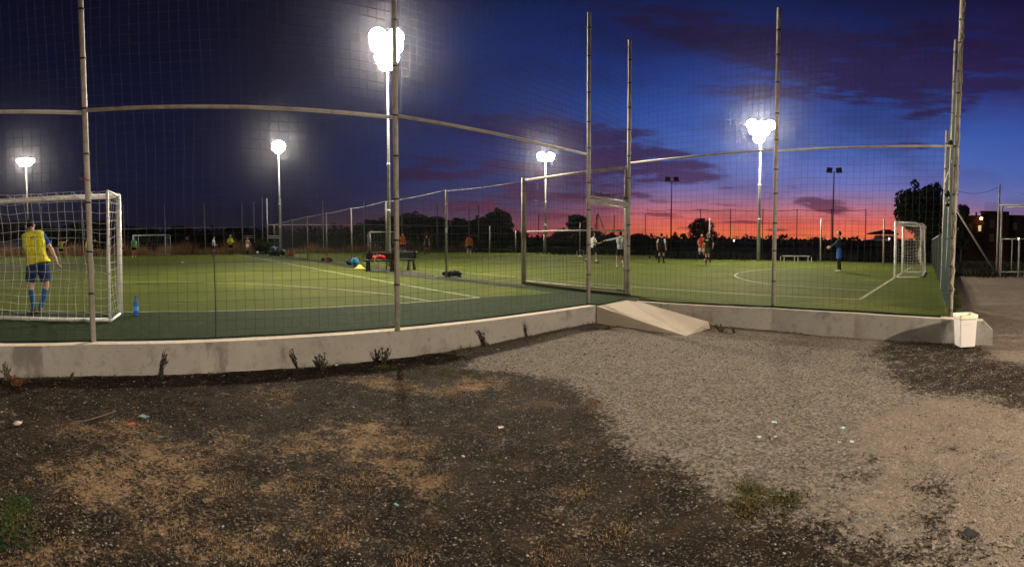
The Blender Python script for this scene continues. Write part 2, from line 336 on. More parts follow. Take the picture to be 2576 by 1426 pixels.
def gn(scale, detail=5, rough=.6, off=0):
    mp = nd(t, 'ShaderNodeMapping'); t.links.new(o.outputs['Object'], mp.inputs[0]); mp.inputs['Location'].default_value = (off, off, 0)
    n = nd(t, 'ShaderNodeTexNoise'); t.links.new(mp.outputs[0], n.inputs['Vector']); n.inputs['Scale'].default_value = scale; n.inputs['Detail'].default_value = detail; n.inputs['Roughness'].default_value = rough; return n.outputs[0]
def vor(scale, off=0):
    mp = nd(t, 'ShaderNodeMapping'); t.links.new(o.outputs['Object'], mp.inputs[0]); mp.inputs['Location'].default_value = (off, off, 0)
    n = nd(t, 'ShaderNodeTexVoronoi'); t.links.new(mp.outputs[0], n.inputs['Vector']); n.inputs['Scale'].default_value = scale; return n
v1 = vor(46); v2 = vor(90, 3); cs = nd(t, 'ShaderNodeSeparateColor'); t.links.new(v1.outputs['Color'], cs.inputs[0]); cs2 = nd(t, 'ShaderNodeSeparateColor'); t.links.new(v2.outputs['Color'], cs2.inputs[0])
grav = mixc(t, cs.outputs[0], (.10, .084, .066), (.29, .242, .195))
grav = mixc(t, mth(t, 'MULTIPLY', smooth(t, cs.outputs[1], .72, .9), .7), grav, (.06, .052, .05))
grav = mixc(t, mth(t, 'MULTIPLY', smooth(t, gn(3.2), .45, .75), .45), grav, (.13, .11, .09))
darks = mixc(t, cs2.outputs[0], (.007, .005, .0035), (.020, .014, .009))
darks = mixc(t, mth(t, 'MULTIPLY', smooth(t, cs2.outputs[2], .84, .98), .75), darks, (.15, .128, .10))
darks = mixc(t, mth(t, 'MULTIPLY', smooth(t, gn(1.7, 5, .6, 60), .45, .7), .55), darks, (.050, .040, .030))
darks = mixc(t, mth(t, 'MULTIPLY', smooth(t, gn(5, 6, .68, 4), .48, .68), .65), darks, (.060, .038, .020))
darks = mixc(t, mth(t, 'MULTIPLY', smooth(t, gn(11, 6, .65, 8), .55, .72), .4), darks, (.035, .045, .02))
straw = mixc(t, gn(70, 4, .7), (.155, .10, .052), (.42, .285, .165))
brown = mixc(t, gn(2.4, 6, .65, 2), (.145, .116, .089), (.24, .194, .150))
brown = mixc(t, mth(t, 'MULTIPLY', smooth(t, cs.outputs[1], .6, .95), .5), brown, (.36, .30, .26))
brown = mixc(t, mth(t, 'MULTIPLY', smooth(t, gn(9, 6, .7, 12), .5, .68), .5), brown, (.12, .09, .07))
mott = mth(t, 'ADD', sc3.outputs[0], mth(t, 'ADD', mth(t, 'MULTIPLY', mth(t, 'SUBTRACT', gn(24, 6, .8, 6), .5), 3.2), mth(t, 'MULTIPLY', mth(t, 'SUBTRACT', gn(4.5, 6, .75, 30), .5), 2.2)))
brm = mth(t, 'ADD', sc3.outputs[2], mth(t, 'MULTIPLY', mth(t, 'SUBTRACT', gn(8, 6, .75, 50), .5), 2.4))
col = mixc(t, smooth(t, brm, .3, .7), grav, brown)
col = mixc(t, smooth(t, mott, .36, .78), col, darks)
sw_ = mth(t, 'ADD', mth(t, 'ADD', sc3.outputs[1], mth(t, 'MULTIPLY', mth(t, 'SUBTRACT', gn(6, 6, .74, 40), .5), 1.9)), mth(t, 'MULTIPLY', mth(t, 'SUBTRACT', gn(34, 6, .74, 15), .5), 2.2))
col = mixc(t, mth(t, 'MULTIPLY', smooth(t, sw_, .36, .9), .9), col, straw)
t.links.new(col, b.inputs['Base Color'])
bn = nd(t, 'ShaderNodeBump'); bn.inputs['Strength'].default_value = .9; bn.inputs['Distance'].default_value = .02
hh_ = mth(t, 'ADD', mth(t, 'MULTIPLY', v1.outputs['Distance'], -.7), mth(t, 'ADD', gn(50, 4, .7), mth(t, 'MULTIPLY', v2.outputs['Distance'], -.4)))
t.links.new(hh_, bn.inputs['Height']); t.links.new(bn.outputs[0], b.inputs['Normal'])
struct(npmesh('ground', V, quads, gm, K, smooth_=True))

# raised land on which both pitches lie (0.4 m above the parking ground)
SOIL = noisemat('raised_soil', [(.8, .4, .7, (.055, .05, .025), .8), (12, .45, .7, (.02, .022, .012), .7)], (.04, .045, .02), .95)
pA = LW[0] + B * .12; back = [p + B * .12 for p in LW[1:]]
REND = RW[-1] + Vector((0, 0, 0)); ENDP = at(2390, 790)
edge = [pA] + back + [wab(-.05, -1.0)] + [p + A * .12 for p in RW[1:5]] + [ENDP + A * .3 - B * .12]
ENDL = ENDP + A * 300 - B * .12
poly = [Vector((p.x, p.y, .372)) for p in edge] + [Vector((ENDL.x, ENDL.y, .372)), Vector((500, 600, .372)), Vector((-600, 600, .372)), Vector((-600, -100, .372))]
def slab(name, pts, z, th, mat):
    m = MB(); n = len(pts); vs = [(p.x, p.y, z) for p in pts] + [(p.x, p.y, z - th) for p in pts]
    m.add(vs, [tuple(range(n))] + [(i, i + n, (i + 1) % n + n, (i + 1) % n) for i in range(n)]); return m.build(name, mat)
struct(slab('terrain', poly, .372, .5, SOIL))

# ------------------------------------------------------------------ turf and markings
TURF = noisemat('artificial_turf', [(.22, .35, .7, (.088, .108, .014), .55), (1.6, .4, .7, (.054, .066, .010), .35), (55, .35, .7, (.040, .053, .008), .5), (.5, .5, .7, (.13, .14, .02), .5), (4, .55, .7, (.05, .06, .012), .5), (.9, .5, .65, (.05, .075, .014), .55, (.25, 1, 1))], (.067, .085, .011), .85, .5, 140)
TURFD = noisemat('worn_turf_edge', [(.9, .4, .7, (.022, .040, .018), .6), (7, .5, .72, (.085, .098, .060), .5), (45, .4, .62, (.012, .020, .009), .65), (2.2, .55, .75, (.060, .060, .042), .5)], (.030, .048, .019), .9, .6, 120)
CONC = noisemat('path_concrete', [(1.2, .4, .7, (.045, .043, .038), .6), (9, .5, .7, (.025, .028, .02), .5)], (.06, .056, .052), .9)
bs = back[1:]
turfL = [pA + A * 0] + bs + [wab(-.15, -.2), wab(-.15, 52), wab(-60, 52)]
turfR = [wab(.0, -.3)] + [p + A * .13 for p in RW[1:5]] + [ENDP - A * .02, ENDP + A * 20, wab(28, 8), wab(26, 30), wab(20, 50), wab(-.0, 45)]
struct(slab('turf_surround', turfL, .388, .02, TURFD))
struct(slab('turf_surround', turfR, .388, .02, TURF))
# concrete strip along the dividing fence
dv0, dv1 = wab(0, .5), wab(0, 44.5)
struct(slab('path', [at(1330, 722), at(1180, 704), at(1090, 700), at(1000, 689), at(900, 674), at(790, 655), at(720, 645), at(712, 643.5), at(770, 650), at(880, 664), at(990, 676), at(1125, 694.5), at(1312, 714)], .3915, .01, CONC))
# playing surfaces
gl_c = at(1205.6, 748); gl_l = at(309, 784)
gdir = (gl_c - gl_l).normalized(); tdir = (at(607, 641.5) - gl_c).normalized()
playL = [gl_l - gdir * 20, gl_c + gdir * .0, gl_c + tdir * 42, gl_l - gdir * 20 + tdir * 42]
ext = [gl_c, at(1420, 738), at(1440, 735), at(1350, 724), at(1180, 706), at(1090, 702), at(1000, 692), at(900, 676), at(790, 656.5), at(700, 645)]
struct(slab('pitch_turf', playL, .3925, .003, TURF))
struct(slab('pitch_turf', [gl_c, at(1400, 736.5), at(1330, 727), at(1180, 709), at(1090, 703.5), at(1000, 692.5), at(900, 677), at(790, 657.5), gl_c + tdir * 30], .3927, .003, TURF))
def strip(name, pts, w, z=.397):
    m = MB(); pts = [Vector((p[0], p[1], z)) for p in pts]; L = []; Rr = []
    for i, p in enumerate(pts):
        d = (pts[min(i + 1, len(pts) - 1)] - pts[max(i - 1, 0)]).normalized(); n = Vector((-d.y, d.x, 0)); L.append(p + n * w / 2); Rr.append(p - n * w / 2)
    k = len(pts); m.add(L + Rr, [(i, i + 1, k + i + 1, k + i) for i in range(k - 1)]); return struct(m.build(name, LINE))
LZ = .3965
strip('pitch_marking', [gl_l - gdir * 14, gl_c], .09, LZ); strip('pitch_marking', [gl_c, gl_c + tdir * 40], .09, LZ + .001)
gp = at(303, 787)
arc = [gp - gdir * 9 + tdir * 6.2, at(309, 711), at(450, 708.5), at(590, 712), at(700, 717), at(850, 727), at(980, 740), at(1087, 758)]
strip('pitch_marking', arc, .08, LZ + .002)
strip('pitch_marking', [gl_l - gdir * 14 + tdir * 20, gl_c + tdir * 20], .08, LZ + .001)
strip('pitch_marking', [gl_l - gdir * 14 + tdir * 40, gl_c + tdir * 40], .08, LZ + .001)
Rc = at(2163.5, 752.6)
tR = [at(1120, 690.5), at(1174, 693), at(1400, 705), at(1637, 722), at(1786, 736), at(2146, 751.5), Rc]
rdir = (Rc - at(1589, 720.7)).normalized()
strip('pitch_marking', [Rc - rdir * 26, Rc - rdir * 6, Rc], .08, LZ)
Rg = at(2250, 698); rg = (Rg - Rc).normalized()
strip('pitch_marking', [Rc, Rg, Rg + rg * 9], .10, LZ + .001)
strip('pitch_marking', [at(2190, 731), at(2146.7, 729), at(2050, 723), at(1938.6, 715), at(1890, 707.5), at(1860, 700), at(1847, 693), at(1856, 687), at(1890, 681), at(1936, 677), at(2020, 672), at(2110, 669)], .09, LZ + .002)
strip('pitch_marking', [at(1480, 645), at(1589, 648), at(1720, 651), at(1850, 655), at(2078, 660.5), at(2240, 664), at(2330, 668)], .12, LZ)
strip('pitch_marking', [at(1440, 718), at(1590, 727), at(1300, 708), ][:2], .05, LZ + .003)

# ------------------------------------------------------------------ concrete retaining walls and ramp
CONCW = noisemat('rough_cast_concrete', [(1.1, .45, .68, (.27, .235, .20), .55), (3.2, .55, .72, (.20, .175, .155), .65), (14, .55, .72, (.16, .14, .12), .45), (.7, .5, .7, (.46, .43, .38), .5), (2.0, .55, .66, (.12, .11, .10), .65, (1, 1, .35)), (5, .55, .75, (.14, .13, .12), .45), (60, .5, .7, (.30, .27, .23), .3)], (.37, .35, .31), .9, .35, 50)
LITTOP = noisemat('lit_wall_top', [(2, .45, .7, (.50, .43, .34), .5), (20, .5, .7, (.42, .36, .29), .5)], (.66, .58, .46), .9, .2, 50)  # wall top paler than the face: floodlight on it put into the colour
def wall(name, front, off, h, label, endcham=False):
    m = MB(); k = len(front); bk = [p + off for p in front]
    vs = []
    for p, q in zip(front, bk):
        j = .006 * mnoise.noise((p.x * 3, p.y * 3, 0)); vs += [(p.x, p.y, -.25), (p.x, p.y, h - .012 + j), (p.x + (q.x - p.x) * .05, p.y + (q.y - p.y) * .05, h + j), (q.x, q.y, h), (q.x, q.y, -.25)]
    if endcham: pass
    fs = []
    for i in range(k - 1):
        a = i * 5; c = a + 5
        for j in range(4): fs.append((a + j, c + j, c + j + 1, a + j + 1))
    fs += [(0, 1, 2, 3, 4), tuple(reversed(range((k - 1) * 5, k * 5)))]
    m.add(vs, fs)
    for i in range((k - 1) * 4):
        if i % 4 == 2: m.m[i] = 1
    o = m.build(name, [CONCW, LITTOP]); return tag(o, label, 'wall')
def dens(pts, s=.4):
    o = []
    for p, q in zip(pts[:-1], pts[1:]):
        n = max(1, int((q - p).length / s)); o += [p.lerp(q, i / n) for i in range(n)]
    return o + [pts[-1]]
wall('retaining_wall', dens(LW), B * .20, .405, 'long stained concrete wall with brightly lit top below the left net fence')
rwall = dens(RW[:-1] + [at(2474, 807)]); wr = wall('retaining_wall', rwall, A * .22, .402, 'low smooth concrete wall running from the ramp to behind the white bin')
endp = at(2474, 807)
m = MB(); dd = (RW[-1] - RW[-2]).normalized()
q0 = endp; q1 = endp + dd * .17
m.add([q0 + Vector((0, 0, -.65)), q0 + Vector((0, 0, -.002)), q1 + Vector((0, 0, -.16)), q1 + Vector((0, 0, -.65)), q0 + A * .22 + Vector((0, 0, -.65)), q0 + A * .22 + Vector((0, 0, -.002)), q1 + A * .22 + Vector((0, 0, -.16)), q1 + A * .22 + Vector((0, 0, -.65))],
      [(0, 1, 2, 3), (7, 6, 5, 4), (1, 5, 6, 2), (2, 6, 7, 3)])
m.build('chipped_end', CONCW, wr)
RAMPM = noisemat('ramp_concrete', [(1.5, .45, .7, (.44, .37, .29), .5), (12, .6, .75, (.36, .30, .24), .4), (50, .5, .7, (.40, .34, .27), .3)], (.53, .455, .36), .85, .25, 60)
ra, rb = at(1501, 770.5), at(1604, 758.5); rc, rd = at(1727, 845.5, .01), at(1785, 826, .01); re = at(1712, 843, .02)
m = MB(); top = [ra, at(1577, 756, .405), at(1616, 761.5, .4), at(1782, 809.5, .11), at(1786, 826, .01), at(1727, 846, .01)]
k = len(top); m.add([tuple(p + Vector((0, 0, .004))) for p in top] + [(p.x, p.y, -.2) for p in top], [(5, 2, 1, 0), (5, 4, 3, 2)] + [(i, (i + 1) % k, (i + 1) % k + k, i + k) for i in range(k)])
tag(m.build('ramp', [RAMPM]), 'pale concrete ramp sloping down from the corner of the two walls', 'ramp')
EDG = pmat('shaded_turf_edge', (.012, .018, .009), .95, 0, .3, 30)  # dark rolled edge, its colour also carrying the shadow behind the wall top
m = MB(); m.tube([Vector((p.x, p.y, .40 + .008 * mnoise.noise((p.x * 5, p.y * 5, 1)))) for p in dens([q + B * .235 for q in LW], .25)], .028, 6); struct(m.build('turf_edge_shade', EDG))
m = MB(); m.tube([Vector((p.x, p.y, .405 + .012 * mnoise.noise((p.x * 5, p.y * 5, 1)))) for p in dens([q + A * .13 for q in RW[:5]], .15)], .032, 6); struct(m.build('turf_edge_shade', EDG))
# curb under the dividing fence next to the corner
m = MB(); c0, c1_ = at(1318, 713), wab(-.1, -.1); cc = (c0 + c1_) / 2; ln = (c1_ - c0).length
m.box((cc.x, cc.y, .412), (ln, .12, .05), math.atan2((c1_ - c0).y, (c1_ - c0).x)); tag(m.build('curb', CONC), 'low grey curb under the framed panel of the dividing fence', 'curb')

# ------------------------------------------------------------------ fences
def netmesh(m, P0, P1, z0, z1, cell=.125, r=.0025, wob=0.0, lean0=Vector(), lean1=Vector(), seed=1, sag=0.0, seg=None, zfun=None):
    """square netting between two foot points; lean* = sideways shift at height 6 m"""
    rg = random.Random(seed); L = (Vector(P1) - Vector(P0)); ln = Vector((L.x, L.y, 0)).length; nv = max(2, int(ln / cell)); nh = max(2, int((z1 - z0) / cell)); H = z1 - z0
    nrm = Vector((-L.y, L.x, 0)).normalized(); ux = Vector((L.x, L.y, 0)).normalized()
    def pt(u, w):
        z = z0 + w * H; base = Vector(P0).lerp(Vector(P1), u); le = lean0.lerp(lean1, u) * ((z - .4) / 6.0)
        x = Vector((base.x, base.y, z)) + le
        if wob:
            f = math.sin(math.pi * min(1, max(0, w))) ** .5
            x += ux * wob * mnoise.noise((u * ln * .9, z * .8, seed)) * 1.4 * f + nrm * wob * 2 * mnoise.noise((u * ln * .5, z * .5, seed + 9)) * f + Vector((0, 0, wob * 1.5 * mnoise.noise((u * ln * .8, z * .5, seed + 4)))) * f
            if sag: x.z -= sag * math.sin(math.pi * ((u * ln / 4.2) % 1)) * (w ** .5) * .0
        return x
    segv = seg or (14 if wob else 1); segh = seg or (int(ln / .5) if wob else 1)
    for i in range(nv + 1):
        u = i / nv; pts = [pt(u, k / segv) for k in range(segv + 1)]; m.tube(pts, r, 3, cap=False)
    for j in range(nh + 1):
        w = j / nh; pts = [pt(k / segh, w) for k in range(segh + 1)]; m.tube(pts, r, 3, cap=False)
def post(name, p, h, r, parent, lean=Vector(), mat=None, ties=0, z0=-.1, n=10):
    m = MB(); p = Vector(p); base = p + Vector((0, 0, z0 - .0)); pts = [base, p + Vector((0, 0, h)) + lean * (h / 6.0)]
    m.tube(pts, r, n)
    if ties:
        k = int(h / ties)
        for i in range(1, k + 1):
            zz = i * ties + rng.uniform(-.06, .06)
            if zz < h - .1: q = p + Vector((0, 0, zz)) + lean * (zz / 6.0); m.tube([q, q + Vector((0, 0, .022))], r * 1.22, n, 1); 
            if zz < h - .1 and rng.random() < .5: q2 = q + Vector((r, -.0, .01)); m.tube([q2, q2 + Vector((rng.uniform(.01, .05), -.03, rng.uniform(-.01, .02)))], .004, 3, 1)
    o = m.build(name, [mat or STEEL, TIE], parent, True); return o
def rail(name, p, q, r, parent, mat=None, n=8, sag=0):
    p, q = Vector(p), Vector(q); pts = [p.lerp(q, k / 8) + Vector((0, 0, -sag * 4 * (k / 8) * (1 - k / 8))) for k in range(9)] if sag else [p, q]
    m = MB(); m.tube(pts, r, n); return m.build(name, mat or STEEL, parent, True)
def leanv(x): # posts lean a little outward along the fence, more at the ends of the sweep
    a = (x - XC) / F; return Vector((math.cos(a), -math.sin(a), 0)) * (.12 * math.sin(a) / .84)
# front left fence
fl = empty('net_fence', at(235, 860), 'tall net fence on leaning steel posts along the left pitch, standing on the stained wall', 'net fence')
fl.location = (0, 0, 0)
pf = [(235, 860, 200), (1000, 832, 994), (1480, 762, 1490)]
PF = [at(x, y) for x, y, _ in pf]
P_out = PF[0] - (PF[1] - PF[0]) * 1.02; Lout = leanv(-200)
leans = [Lout] + [leanv(235) * 1.0, leanv(1000) * .7, leanv(1480) * -.3] 
FP = [P_out] + PF
for p, l, h in zip(FP, leans, (6.0, 6.0, 6.1, 5.9)): post('post', p, h, .038, fl, l, ties=.62, z0=.0)
for i in range(3):
    p, q = FP[i], FP[i + 1]; a_, b_ = (p + Vector((0, 0, 3.06)) + leans[i] * .5, q + Vector((0, 0, 3.03)) + leans[i + 1] * .5)
    a_.z += .43 if i == 0 else 0; rail('rail', a_, b_, .030, fl, n=4)
m = MB()
for i in range(3): netmesh(m, FP[i] + B * .05, FP[i + 1] + B * .05, .42, 6.3, .125, .0020, .03, leans[i], leans[i + 1], seed=i + 2)
nb = m.build('net', NETG, fl)
m = MB(); s0 = at(543, 850); m.tube([s0 + Vector((0, 0, .02)), s0 + Vector((.0, 0, .5)), s0 + Vector((-.01, 0, 1.0)), s0 + Vector((-.02, 0, 1.18))], .008, 5); m.build('seam_rope', TIE, fl)
m = MB(); pr = PF[0] + Vector((0, 0, topz(PF[0], 450) - .4)) + leans[1] * .34; m.tube([pr + Vector((-.10, -.05, .03)), pr + Vector((-.05, -.06, -.01)), pr + Vector((.0, -.06, .02)), pr + Vector((.05, -.05, -.02)), pr + Vector((.09, -.03, -.03))], .006, 5); m.build('ribbon', pmat('red_ribbon', (.35, .03, .02), .6), fl)
# framed gate in the last bay of the left fence
gt = empty('gate', (0, 0, 0), 'narrow gate in the corner bay with a doubled top bar above the ramp', 'gate')
CP = CORN.copy(); g0, g1 = PF[2] + B * .02, CP - A * .06
tz = [topz(g0, 512) , topz(g0, 524)]
for z_ in (2.05, 2.19): rail('top_bar', g0 + Vector((.04, .0, z_)), g1 + Vector((-.02, 0, z_)), .022, gt, n=4)
m = MB(); m.box(((g0 + g1) / 2 + Vector((0, 0, 2.12)))[:], ((g1 - g0).length - .1, .012, .10), AZ); m.build('plate', pmat('grey_plate', (.35, .34, .33), .5), gt)
rail('side_bar', g0 + A * .06 + Vector((0, 0, .0)), g0 + A * .06 + Vector((0, 0, 2.05)), .018, gt); rail('side_bar', g1 - A * .04, g1 - A * .04 + Vector((0, 0, 2.05)), .022, gt)
m = MB(); netmesh(m, g0 + A * .05, g1 - A * .03, .42, 2.4, .05, .0016, 0, seed=5); netmesh(m, g0, g1, 2.62, 6.2, .125, .0024, .02, leans[3], leanv(1582) * .1, seed=6); m.build('net', NETG, gt)
m = MB(); rgv = random.Random(4)
for i in range(160): # dead vine bundled over the upper bar
    u = rgv.random(); p = g0.lerp(g1, u) + Vector((0, 0, 2.27 + rgv.gauss(0, .015))); m.tube([p, p + Vector((rgv.uniform(-.05, .05), rgv.uniform(-.02, .02), rgv.uniform(-.03, .03)))], .006, 3)
m.build('vine', pmat('dark_vine', (.05, .055, .03), .9), gt)
# right front fence
fr = empty('net_fence', (0, 0, 0), 'tall net fence along the right pitch, ending at the post by the white bin', 'net fence')
R1, R2 = at(1945, 770), ENDP
lR = [leanv(1582) * .15, leanv(1945) * .55, leanv(2390) * 1.05]
RP = [CP, R1, R2]
for p, l, h in zip(RP, lR, (5.95, 5.92, 7.2)): post('post', p, h, .05 if p is R2 else .042, fr, l, ties=.45 if p is R2 else .55)
for i in range(2): rail('rail', RP[i] + Vector((0, 0, 3.1)) + lR[i] * .5, RP[i + 1] + Vector((0, 0, 3.12)) + lR[i + 1] * .5, .028, fr, n=4)
m = MB()
for i in range(2): netmesh(m, RP[i] + B * .0 + A * .04, RP[i + 1] + A * .04, .40, 6.0, .125, .0019, .03, lR[i], lR[i + 1], seed=i + 12)
m.build('net', NETG, fr)
m = MB(); rgv = random.Random(9); pts = [R2 + Vector((rgv.uniform(-.06, .02), -.045, z_)) + lR[2] * z_ / 6 for z_ in np.arange(.1, 6.6, .12)]; m.tube(pts, .024, 6); m.build('bundled_net', pmat('grey_net_bundle', (.30, .29, .24), .9), fr)
# end fence beyond the right goal, seen edge-on (dense teal windbreak cloth)
ff = empty('net_fence', (0, 0, 0), 'end fence behind the right goal, hung with dense teal netting', 'net fence')
e1 = at(2366, 722); edir = (e1 - ENDP).normalized()
EP = [ENDP + edir * s for s in (2.0, 5.2, 9.0, 13.0, 17.5, 22.0, 27.0)]
for i, p in enumerate(EP): post('post', p, 5.9 if i < 1 else 4.6 if i < 2 else 1.66, .038, ff, leanv(2390) * (1 - .1 * i), ties=0 if i > 1 else .7, z0=-.5, mat=None if i < 2 else DARKGR)
for z_ in (3.05,): rail('rail', ENDP + Vector((0, 0, z_)) + lR[2] * .5, EP[1] + Vector((0, 0, z_)) + lR[2] * .4, .028, ff, n=4)
rail('rail', EP[2] + Vector((0, 0, 1.6)), EP[-1] + Vector((0, 0, 1.6)), .025, ff)
TEAL = pmat('teal_windbreak_cloth', (.004, .016, .015), .9, 0, .35, 14)
m = MB(); ncl = 46; vs = []; fs = []
for i in range(ncl + 1):
    u = i / ncl; s = .25 + u * 4.3
    for j in range(13):
        w = j / 12; z_ = .42 + w * (4.9 - u * .9); x = ENDP + edir * s + lR[2] * (z_ / 6) ; n_ = Vector((-edir.y, edir.x, 0)); q = n_ * (.02 + .04 * mnoise.noise((s * 2, z_ * .7, 2)) + (.06 if w < .95 else 0) * math.sin(s * 7 + z_) * .35); vs.append((x.x + q.x, x.y + q.y, z_))
for i in range(ncl):
    for j in range(12): a = i * 13 + j; fs.append((a, a + 13, a + 14, a + 1))
m.add(vs, fs); m.build('windbreak', TEAL, ff, True)
m = MB(); netmesh(m, EP[1], EP[-1], .42, 2.0, .13, .003, 0, seed=3); m.build('net', NETG, ff)
rgv = random.Random(3)
for zz, s in ((2.95, .9), (2.0, 1.7), (1.8, 1.75)):
    p = ENDP + edir * s + Vector((-.05, .03, zz + .4)) + lR[2] * .4
    m = MB()
    for i in range(10): m.ball(p + Vector((rgv.gauss(0, .03), rgv.gauss(0, .02), rgv.gauss(0, .03))), rgv.uniform(.03, .045), 0, 6, 4)
    m.build('net_knot', TIE, ff)
# dividing fence
fd = empty('net_fence', (0, 0, 0), 'three metre fence dividing the two pitches behind the benches', 'net fence')
DP = [at(1316, 713)] + [at(1123, 697)] + [away(971.6, 21.9)] + [away(884.5, 26.3), away(821.6, 30.6), away(774, 34.9), away(736, 40), away(708, 45), away(690, 49)]
for i, p in enumerate(DP):
    hgt = (3.12, 3.02, 3.0, 3.0, 3.0, 3.0, 3.0, 3.0, 3.0)[i]
    post('post', p, hgt, .055 if i == 0 else .036, fd, z0=-.05, mat=None if i == 0 else STEELD)
for i in range(len(DP) - 1): rail('top_wire', DP[i] + Vector((0, 0, 3.02)), DP[i + 1] + Vector((0, 0, 2.98)), .014 if i else .012, fd, pmat('pale_wire', (.42, .42, .42), .5), 5, .04)
m = MB()
for i in range(len(DP) - 1): netmesh(m, DP[i], DP[i + 1], .42, 3.4, .13, .0022, 0, seed=40 + i)
m.build('net', NETP, fd)
m = MB(); m.box((DP[1].x + .0, DP[1].y - .06, 2.02), (.07, .03, .16)); m.build('junction_box', pmat('white_box', (.6, .6, .58), .5), fd)
# framed sliding panel between divider and corner
fp = empty('panel_frame', (0, 0, 0), 'large steel framed net panel between the corner post and the dividing fence', 'fence panel')
s0, s1 = DP[0] + (CP - DP[0]).normalized() * .09, CP - (CP - DP[0]).normalized() * .09
zt0, zt1 = topz(s0, 453), topz(s1, 421)
rail('frame_bar', s0 + Vector((0, 0, zt0 - .4)), s1 + Vector((0, 0, zt1 - .4)), .045, fp, n=4); rail('frame_bar', s0 + Vector((0, 0, topz(s0, 582) - .4)), s1 + Vector((0, 0, topz(s1, 579) - .4)), .028, fp, n=4)
rail('frame_bar', s0 + Vector((0, 0, .09)), s1 + Vector((0, 0, .09)), .03, fp, n=4)
rail('upright', s0, s0 + Vector((0, 0, zt0 - .4)), .045, fp, n=4); rail('upright', s1, s1 + Vector((0, 0, zt1 - .45)), .04, fp, n=4)
m = MB(); netmesh(m, s0, s1, .45, 3.3, .125, .0022, 0, seed=77); netmesh(m, s0, s1, .45, 1.1, .06, .0016, 0, seed=78); m.build('net', NETG, fp)

# far fences
def far_fence(label, pts, h, rails, r=.04, gate=None, mat=None, net=None, top=None):
    f = empty('net_fence', (0, 0, 0), label, 'net fence')
    for p in pts: post('post', p, h if top is None else h, r, f, leanv(proj(p)[0]) * .8, z0=-.1, mat=mat)
    for (a, b_, z_) in rails: rail('rail', a + Vector((0, 0, z_)), b_ + Vector((0, 0, z_)), .035, f, mat=mat)
    if net:
        m = MB()
        for a, b_ in zip(pts[:-1], pts[1:]): netmesh(m, a, b_, .42, net, .5, .006, 0, seed=5)
        m.build('net', mat or NETP, f)
    return f
LF = [away(x, d) for x, d in ((108, 60.5), (209, 60), (314, 60), (417, 60), (517, 60), (611, 59.5), (641, 59))]
f1 = far_fence('distant fence behind the far left goal, seven thin posts joined by one rail', LF, 6.0, [(LF[0], LF[-1], 3.0)], .055, mat=PALEST)
for z_ in (1.72, 1.95): rail('gate_bar', LF[5] + Vector((0, 0, z_)), LF[6] + Vector((0, 0, z_)), .045, f1, PALEST)
RF = [away(x, d) for x, d in ((674, 51.5), (708, 52), (814, 54), (917, 56.5), (1012, 58.5), (1100, 61), (1180, 63), (1204.5, 63.5))]
f2 = far_fence('distant fence behind the far right goal, posts joined by one rail', RF, 5.75, [(RF[0], RF[6], 3.0)], .055, mat=PALEST)
for z_ in (1.62, 1.82): rail('gate_bar', RF[0] + Vector((0, 0, z_)), RF[1] + Vector((0, 0, z_)), .05, f2, PALEST)
rail('gate_bar', RF[6] + Vector((0, 0, 1.85)), RF[7] + Vector((0, 0, 1.85)), .045, f2, PALEST); rail('gate_bar', RF[6] + Vector((0, 0, .1)), RF[7] + Vector((0, 0, .1)), .03, f2)
p661 = away(661, 56); f3 = empty('pole', (0, 0, 0), 'single thin bare pole between the two far fences', 'pole'); post('shaft', p661, 6.2, .05, f3, mat=PALEST)
SF = [at(1232, 636), at(1297, 635.5), at(1368, 636.5), at(1459, 642), at(1784, 654), at(2064, 660), at(2222, 663)]
f4 = empty('net_fence', (0, 0, 0), 'low fence posts along the far side of the right pitch against the trees', 'net fence')
for p, y in zip(SF, (568, 580, 590, 559, 549, 549, 550)): post('post', p, topz(p, y) - .4, .05, f4, z0=-.1)
DARKST = pmat('dark_steel', (.035, .035, .04), .6, 0, .2, 6)
TF = [away(x, 73) for x in (1320, 1355, 1430, 1500, 1545, 1623, 1687, 1761, 1837, 1918, 2004, 2090, 2177)]
f5 = empty('net_fence', (0, 0, 0), 'tall dark fence silhouetted against the orange sky beyond the right pitch', 'net fence')
for i, p in enumerate(TF): post('post', p, topz(p, 526 if i > 5 else 540) - .4, .06, f5, mat=DARKST)
for i in range(5, len(TF) - 1): rail('top_wire', TF[i] + Vector((0, 0, topz(TF[i], 528) - .4)), TF[i + 1] + Vector((0, 0, topz(TF[i + 1], 528) - .4)), .035, f5, DARKST, 5, .12)
m = MB()
for i in range(5, len(TF) - 1): netmesh(m, TF[i], TF[i + 1], .5, 4.9, 1.0, .014, 0, seed=1)
m.build('net', DARKST, f5)
# A-frame mast left of the sunset
ma = empty('mast', (0, 0, 0), 'dark A-frame mast far beyond the corner posts', 'mast'); b0 = away(1504, 90); tz_ = topz(b0, 536)
for dx in (-12, 0, 24):
    m = MB(); m.tube([away(1504 + dx, 90, 2), Vector((b0.x, b0.y, tz_))], .06, 5); m.build('leg', DARKST, ma)

